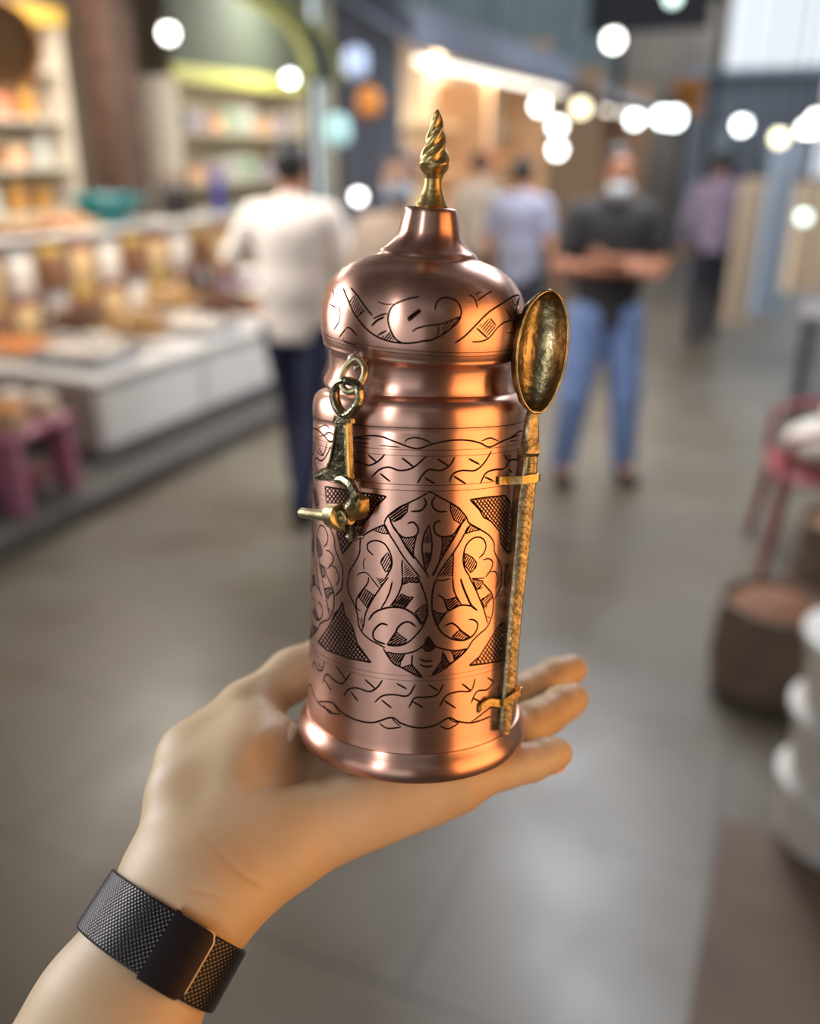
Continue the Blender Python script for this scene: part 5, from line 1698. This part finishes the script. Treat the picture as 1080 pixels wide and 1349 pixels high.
# brown sacks
def sack(px, py, h, r, label):
    p = on_z(px, py)
    o = empty('burlap_sack', (p.x, p.y, 0), random.random(), label, 'sack')
    MB().lathe([(r * .8, 0), (r * 1.02, h * .1), (r * 1.06, h * .4), (r, h * .75), (r * .9, h * .92), (r * 1.0, h), (r * .93, h * 1.01), (r * .84, h * .92)], 22, mod=lambda t, z: 1 + .05 * math.sin(4 * t + z * 9)).obj('cloth', m_sack, o)
    b = MB().lathe([(r * .86, h * .9), (r * .6, h * 1.0), (r * .2, h * 1.05)], 18); b.obj('contents', m_brown, o)
    return o
sack(1000, 905, .34, .17, 'squat brown burlap sack on the paving beneath the red chair')
sack(1090, 830, .46, .17, 'brown burlap sack beside the red chair at the right edge')
# red chair with a white bag on the seat
rp = on_z(1080, 775)
ch = empty('plastic_chair', (rp.x + .06, rp.y + .28, 0), SROT + math.radians(100), 'red plastic chair at the right edge with a pale sack on its seat', 'chair')
MB().box((0, 0, .43), (.46, .44, .035), bev=.015).obj('seat', m_red, ch)
for x in (-1, 1):
    for y in (-1, 1):
        MB().tube([(x * .19, y * .18, .42), (x * .235, y * .225, .0)], [.026, .020], 8).obj('leg', m_red, ch)
bk_ = MB()
for i in range(5): bk_.box((-.17 + .085 * i, -.225 - .0, .68), (.035, .02, .36))
bk_.box((0, -.23, .87), (.46, .03, .08), bev=.012); bk_.box((0, -.22, .5), (.46, .03, .06), bev=.012)
bk_.obj('backrest', m_red, ch)
for x in (-1, 1): MB().tube([(x * .235, -.22, .66), (x * .245, .05, .66), (x * .235, .19, .62), (x * .225, .2, .43)], .02, 8).obj('armrest', m_red, ch)
wb = empty('cloth_bundle', Vector((ch.location.x, ch.location.y, .451)), .4, 'pale knotted cloth bundle lying on the red chair', 'bundle')
MB().ball((0, 0, .10), (.19, .17, .10), 20, 12).obj('cloth', C_('pale bundle cloth', 206, 198, 186), wb)
MB().lathe([(.035, .18), (.02, .205), (.05, .245), (.03, .26)], 12).obj('knot', m_cream, wb)
# dark box and a stall table further up on the right
q = on_z(1070, 566)
dt = empty('stall_table', (q.x + .42, q.y + .3, 0), SROT, 'dark-fronted stall table at the right edge beyond the red chair', 'table')
MB().box((0, 0, .76), (.9, 1.3, .05), bev=.01).obj('top', C_('grey table board', 132, 128, 130), dt)
MB().box((-.40, 0, .37), (.04, 1.2, .70)).obj('side_board', C_('charcoal board', 50, 50, 56), dt)
for x in (-.38, .38):
    for y in (-.58, .58): MB().box((x, y, .37), (.06, .06, .735)).obj('leg', M_DARK, dt)
q = Vector((dt.location.x - .2, dt.location.y, .787))
for i in range(3):
    put((pr_boxp, pr_boxl, pr_boxs)[i], q + SDIR * (.3 * i - .3), SROT, ('peach', 'lilac', 'salmon')[i] + ' carton on the dark-fronted stall table', 'box', 'cartons on the stall table', 1.1)
# hanging cloths on a rail
def cloth(px0, px1, z, ytop, ybot, m, label, grp):
    a, b = at(px0, ytop, z), at(px1, ytop, z)
    h0 = at(px0, ybot, z).z; ztop = a.z
    o = empty('hanging_cloth', ((a.x + b.x) / 2, (a.y + b.y) / 2, h0), 0, label, 'cloth', grp)
    L = (b - a).length / 2; n = 26
    mb = MB(); fr, bk2 = [], []
    for k in range(7):
        v = k / 6; zz = (ztop - h0) * (1 - v)
        fr.append([(L * (2 * i / n - 1) * (1 + .05 * v), .035 * math.sin(i * 1.25 + .4) * (.4 + v), zz) for i in range(n + 1)])
    rs = [r + [(x, y + .012, z_) for x, y, z_ in r[::-1]] for r in fr]
    mb.rings(rs, None, 0, True, True); mb.obj('fabric', m, o)
    MB().cyl((-L - .03, .006, ztop - h0), (L + .03, .006, ztop - h0), .014).obj('hanger_rod', M_DARK, o)
    MB().cyl((0, .006, ztop - h0), (0, .006, 3.5 - h0), .005).obj('cord', M_DARK, o)
    return o
cloth(978, 1016, 6.6, 232, 442, C_('beige cloth', 196, 176, 152, rough=.9), 'narrow beige cloth hanging right of the lavender shirt', 'hanging cloths on the right')
cloth(1020, 1068, 6.2, 180, 430, C_('pale blue cloth', 158, 170, 184, rough=.9), 'pale blue cloth hanging between the beige ones', 'hanging cloths on the right')
cloth(1052, 1110, 5.6, 236, 392, C_('sand cloth', 204, 184, 156, rough=.9), 'wide sand coloured cloth hanging at the right edge', 'hanging cloths on the right')
# ------------------------------------------------------------------ hanging lamps along the alley
def bulb_mat(n, col, e): return mat(n, col, .4, emit=e)
M_BW = bulb_mat('white bulb glow', (1, .98, .93, 1), 9); M_BC = bulb_mat('cool bulb glow', (.90, .98, 1, 1), 9); M_BY = bulb_mat('warm bulb glow', (1, .91, .60, 1), 4.2); M_BG = bulb_mat('mint bulb glow', (.78, 1, .90, 1), 3.2)
LAMPS = [  # px, py, depth, glow, scale, where
 (222, 44, 5.2, M_BW, 1.05, 'right of the dark timber post near the top'), (382, 103, 5.4, M_BC, .8, 'above the head of the person in the off-white shirt'), (472, 259, 4.6, M_BW, .8, 'low beside the face mask left of the jar neck'),
 (808, 53, 8.5, M_BW, 1.15, 'topmost on the right half, above the crossed-arms person'), (886, -4, 9.5, M_BG, 1.0, 'cut by the top border left of the sky'),
 (711, 139, 9.0, M_BW, 1.0, 'left lamp of the top pair right of the gilded tip'), (765, 142, 9.0, M_BY, 1.05, 'right lamp of the top pair right of the gilded tip'), (734, 166, 10.0, M_BW, .95, 'just below the top pair, upper of two'), (734, 197, 10.8, M_BW, .95, 'lowest of the cluster right of the gilded tip'),
 (836, 157, 10.0, M_BC, .9, 'first of three touching white lamps above the lavender shirt'), (873, 154, 10.2, M_BC, 1.1, 'second of three touching white lamps above the lavender shirt'), (888, 155, 10.6, M_BC, 1.2, 'third of three touching white lamps above the lavender shirt'),
 (977, 165, 11.0, M_BC, .95, 'alone under the white sky, left of the yellow lamp'), (1027, 182, 5.6, M_BY, 1.0, 'yellowish one near the right border'), (1064, 172, 9.0, M_BW, 1.2, 'at the right border, lower of two merging'), (1078, 160, 8.6, M_BW, 1.3, 'at the right border, upper of two merging'), (1059, 286, 4.6, M_BG, .85, 'low in front of the hanging cloths at right')]
lamp0 = None
for i, (px, py, z, gm, s_, where) in enumerate(LAMPS):
    p = at(px, py, z)
    r = .0082 * z * s_
    col = {M_BW.name: 'white', M_BC.name: 'cool white', M_BY.name: 'warm yellow', M_BG.name: 'mint white'}[gm.name]
    root = empty('hanging_lamp', p, 0, 'glowing %s hanging bulb, %s' % (col, where), 'lamp', 'bulbs strung along the alley')
    MB().ball((0, 0, 0), r, 16, 10).obj('bulb', gm, root)
    MB().lathe([(r * .5, r * .8), (r * .55, r * .9), (r * .5, r * 1.9), (r * .2, r * 2.1)], 12).obj('socket', M_DARK, root)
    MB().cyl((0, 0, r * 2), (0, 0, 3.6 - p.z), .004, None, 6).obj('cord', M_DARK, root)

# ------------------------------------------------------------------ sky, daylight, the shops' own lamps and added fill lamps
w = bpy.data.worlds.new('bazaar sky'); scene.world = w; w.use_nodes = True
w.node_tree.nodes['Background'].inputs[0].default_value = (.86, .93, 1.0, 1)
w.node_tree.nodes['Background'].inputs[1].default_value = 1.05

def lamp(name, loc, target, sx, sy, e, col, spread=180):
    l = bpy.data.lights.new(name, 'AREA'); l.shape = 'RECTANGLE'; l.size = sx; l.size_y = sy; l.energy = e; l.color = col; l.spread = math.radians(spread)
    o = bpy.data.objects.new(name, l); COL.objects.link(o); o.location = loc
    o.rotation_euler = (Vector(target) - Vector(loc)).to_track_quat('-Z', 'Y').to_euler()
    return o
JC = (0.0, .26, 1.60)
lamp('warm_shop_light', (.95, -.16, 1.62), JC, 1.0, 1.0, 5.4, (1, .47, .15), 120)
lamp('stall_light_left', (-1.75, 1.10, 2.0), JC, 1.1, 1.2, 8, (.96, .97, 1), 75)
lamp('streak_light_behind', st(-2.2, -.5, 2.7), JC, .16, 1.2, 18, (.92, .96, 1))  # strip added behind the camera for the upright streak on the copper
lamp('shirt_fill_light', st(2.6, -3.3, 2.9), st(3.75, -2.1, 1.2), .5, .5, 11, (1, .95, .90), 60)  # fill lamp added to brighten the off-white shirt
lamp('counter_light', st(4.4, -4.2, 3.1), st(4.4, -4.2, 0), .5, 2.6, 85, (1, .92, .80))
lamp('alley_fill_light', st(5.0, -.9, 3.2), st(5.0, -.9, 0), 1.0, 4.2, 190, (.92, .95, 1))  # unseen overhead lamp, added to brighten the walkers
lamp('cabinet_light', st(5.0, -4.6, 2.9), st(5.0, -5.6, 1.8), .3, 2.4, 42, (1, .88, .72))
lamp('cabinet_light', st(7.9, -4.3, 2.7), st(7.9, -5.4, 1.6), .3, 2.2, 85, (1, .98, .84))
lamp('kiosk_light', st(9.7, -3.3, 2.36), st(9.7, -3.9, 1.2), .15, 4.2, 60, (1, .80, .58))

# ------------------------------------------------------------------ camera
cam = bpy.data.cameras.new('camera'); co = bpy.data.objects.new('camera', cam); COL.objects.link(co)
co.matrix_world = Matrix((RT, UPV, -FW)).transposed().to_4x4(); co.location = CAM
cam.sensor_fit = 'VERTICAL'; cam.sensor_height = 36; cam.lens = FPX / 1349 * 36; cam.clip_start = .01
cam.dof.use_dof = True
cam.dof.focus_distance = 0.262
cam.dof.aperture_fstop = (cam.lens / 1000) / (30 * .262 / FPX)
cam.dof.aperture_blades = 0
scene.camera = co
scene.view_settings.view_transform = 'Standard'; scene.view_settings.look = 'None'
scene.view_settings.exposure = 0.0; scene.view_settings.gamma = 1.0
try: scene.view_settings.use_curve_mapping = False
except Exception: pass
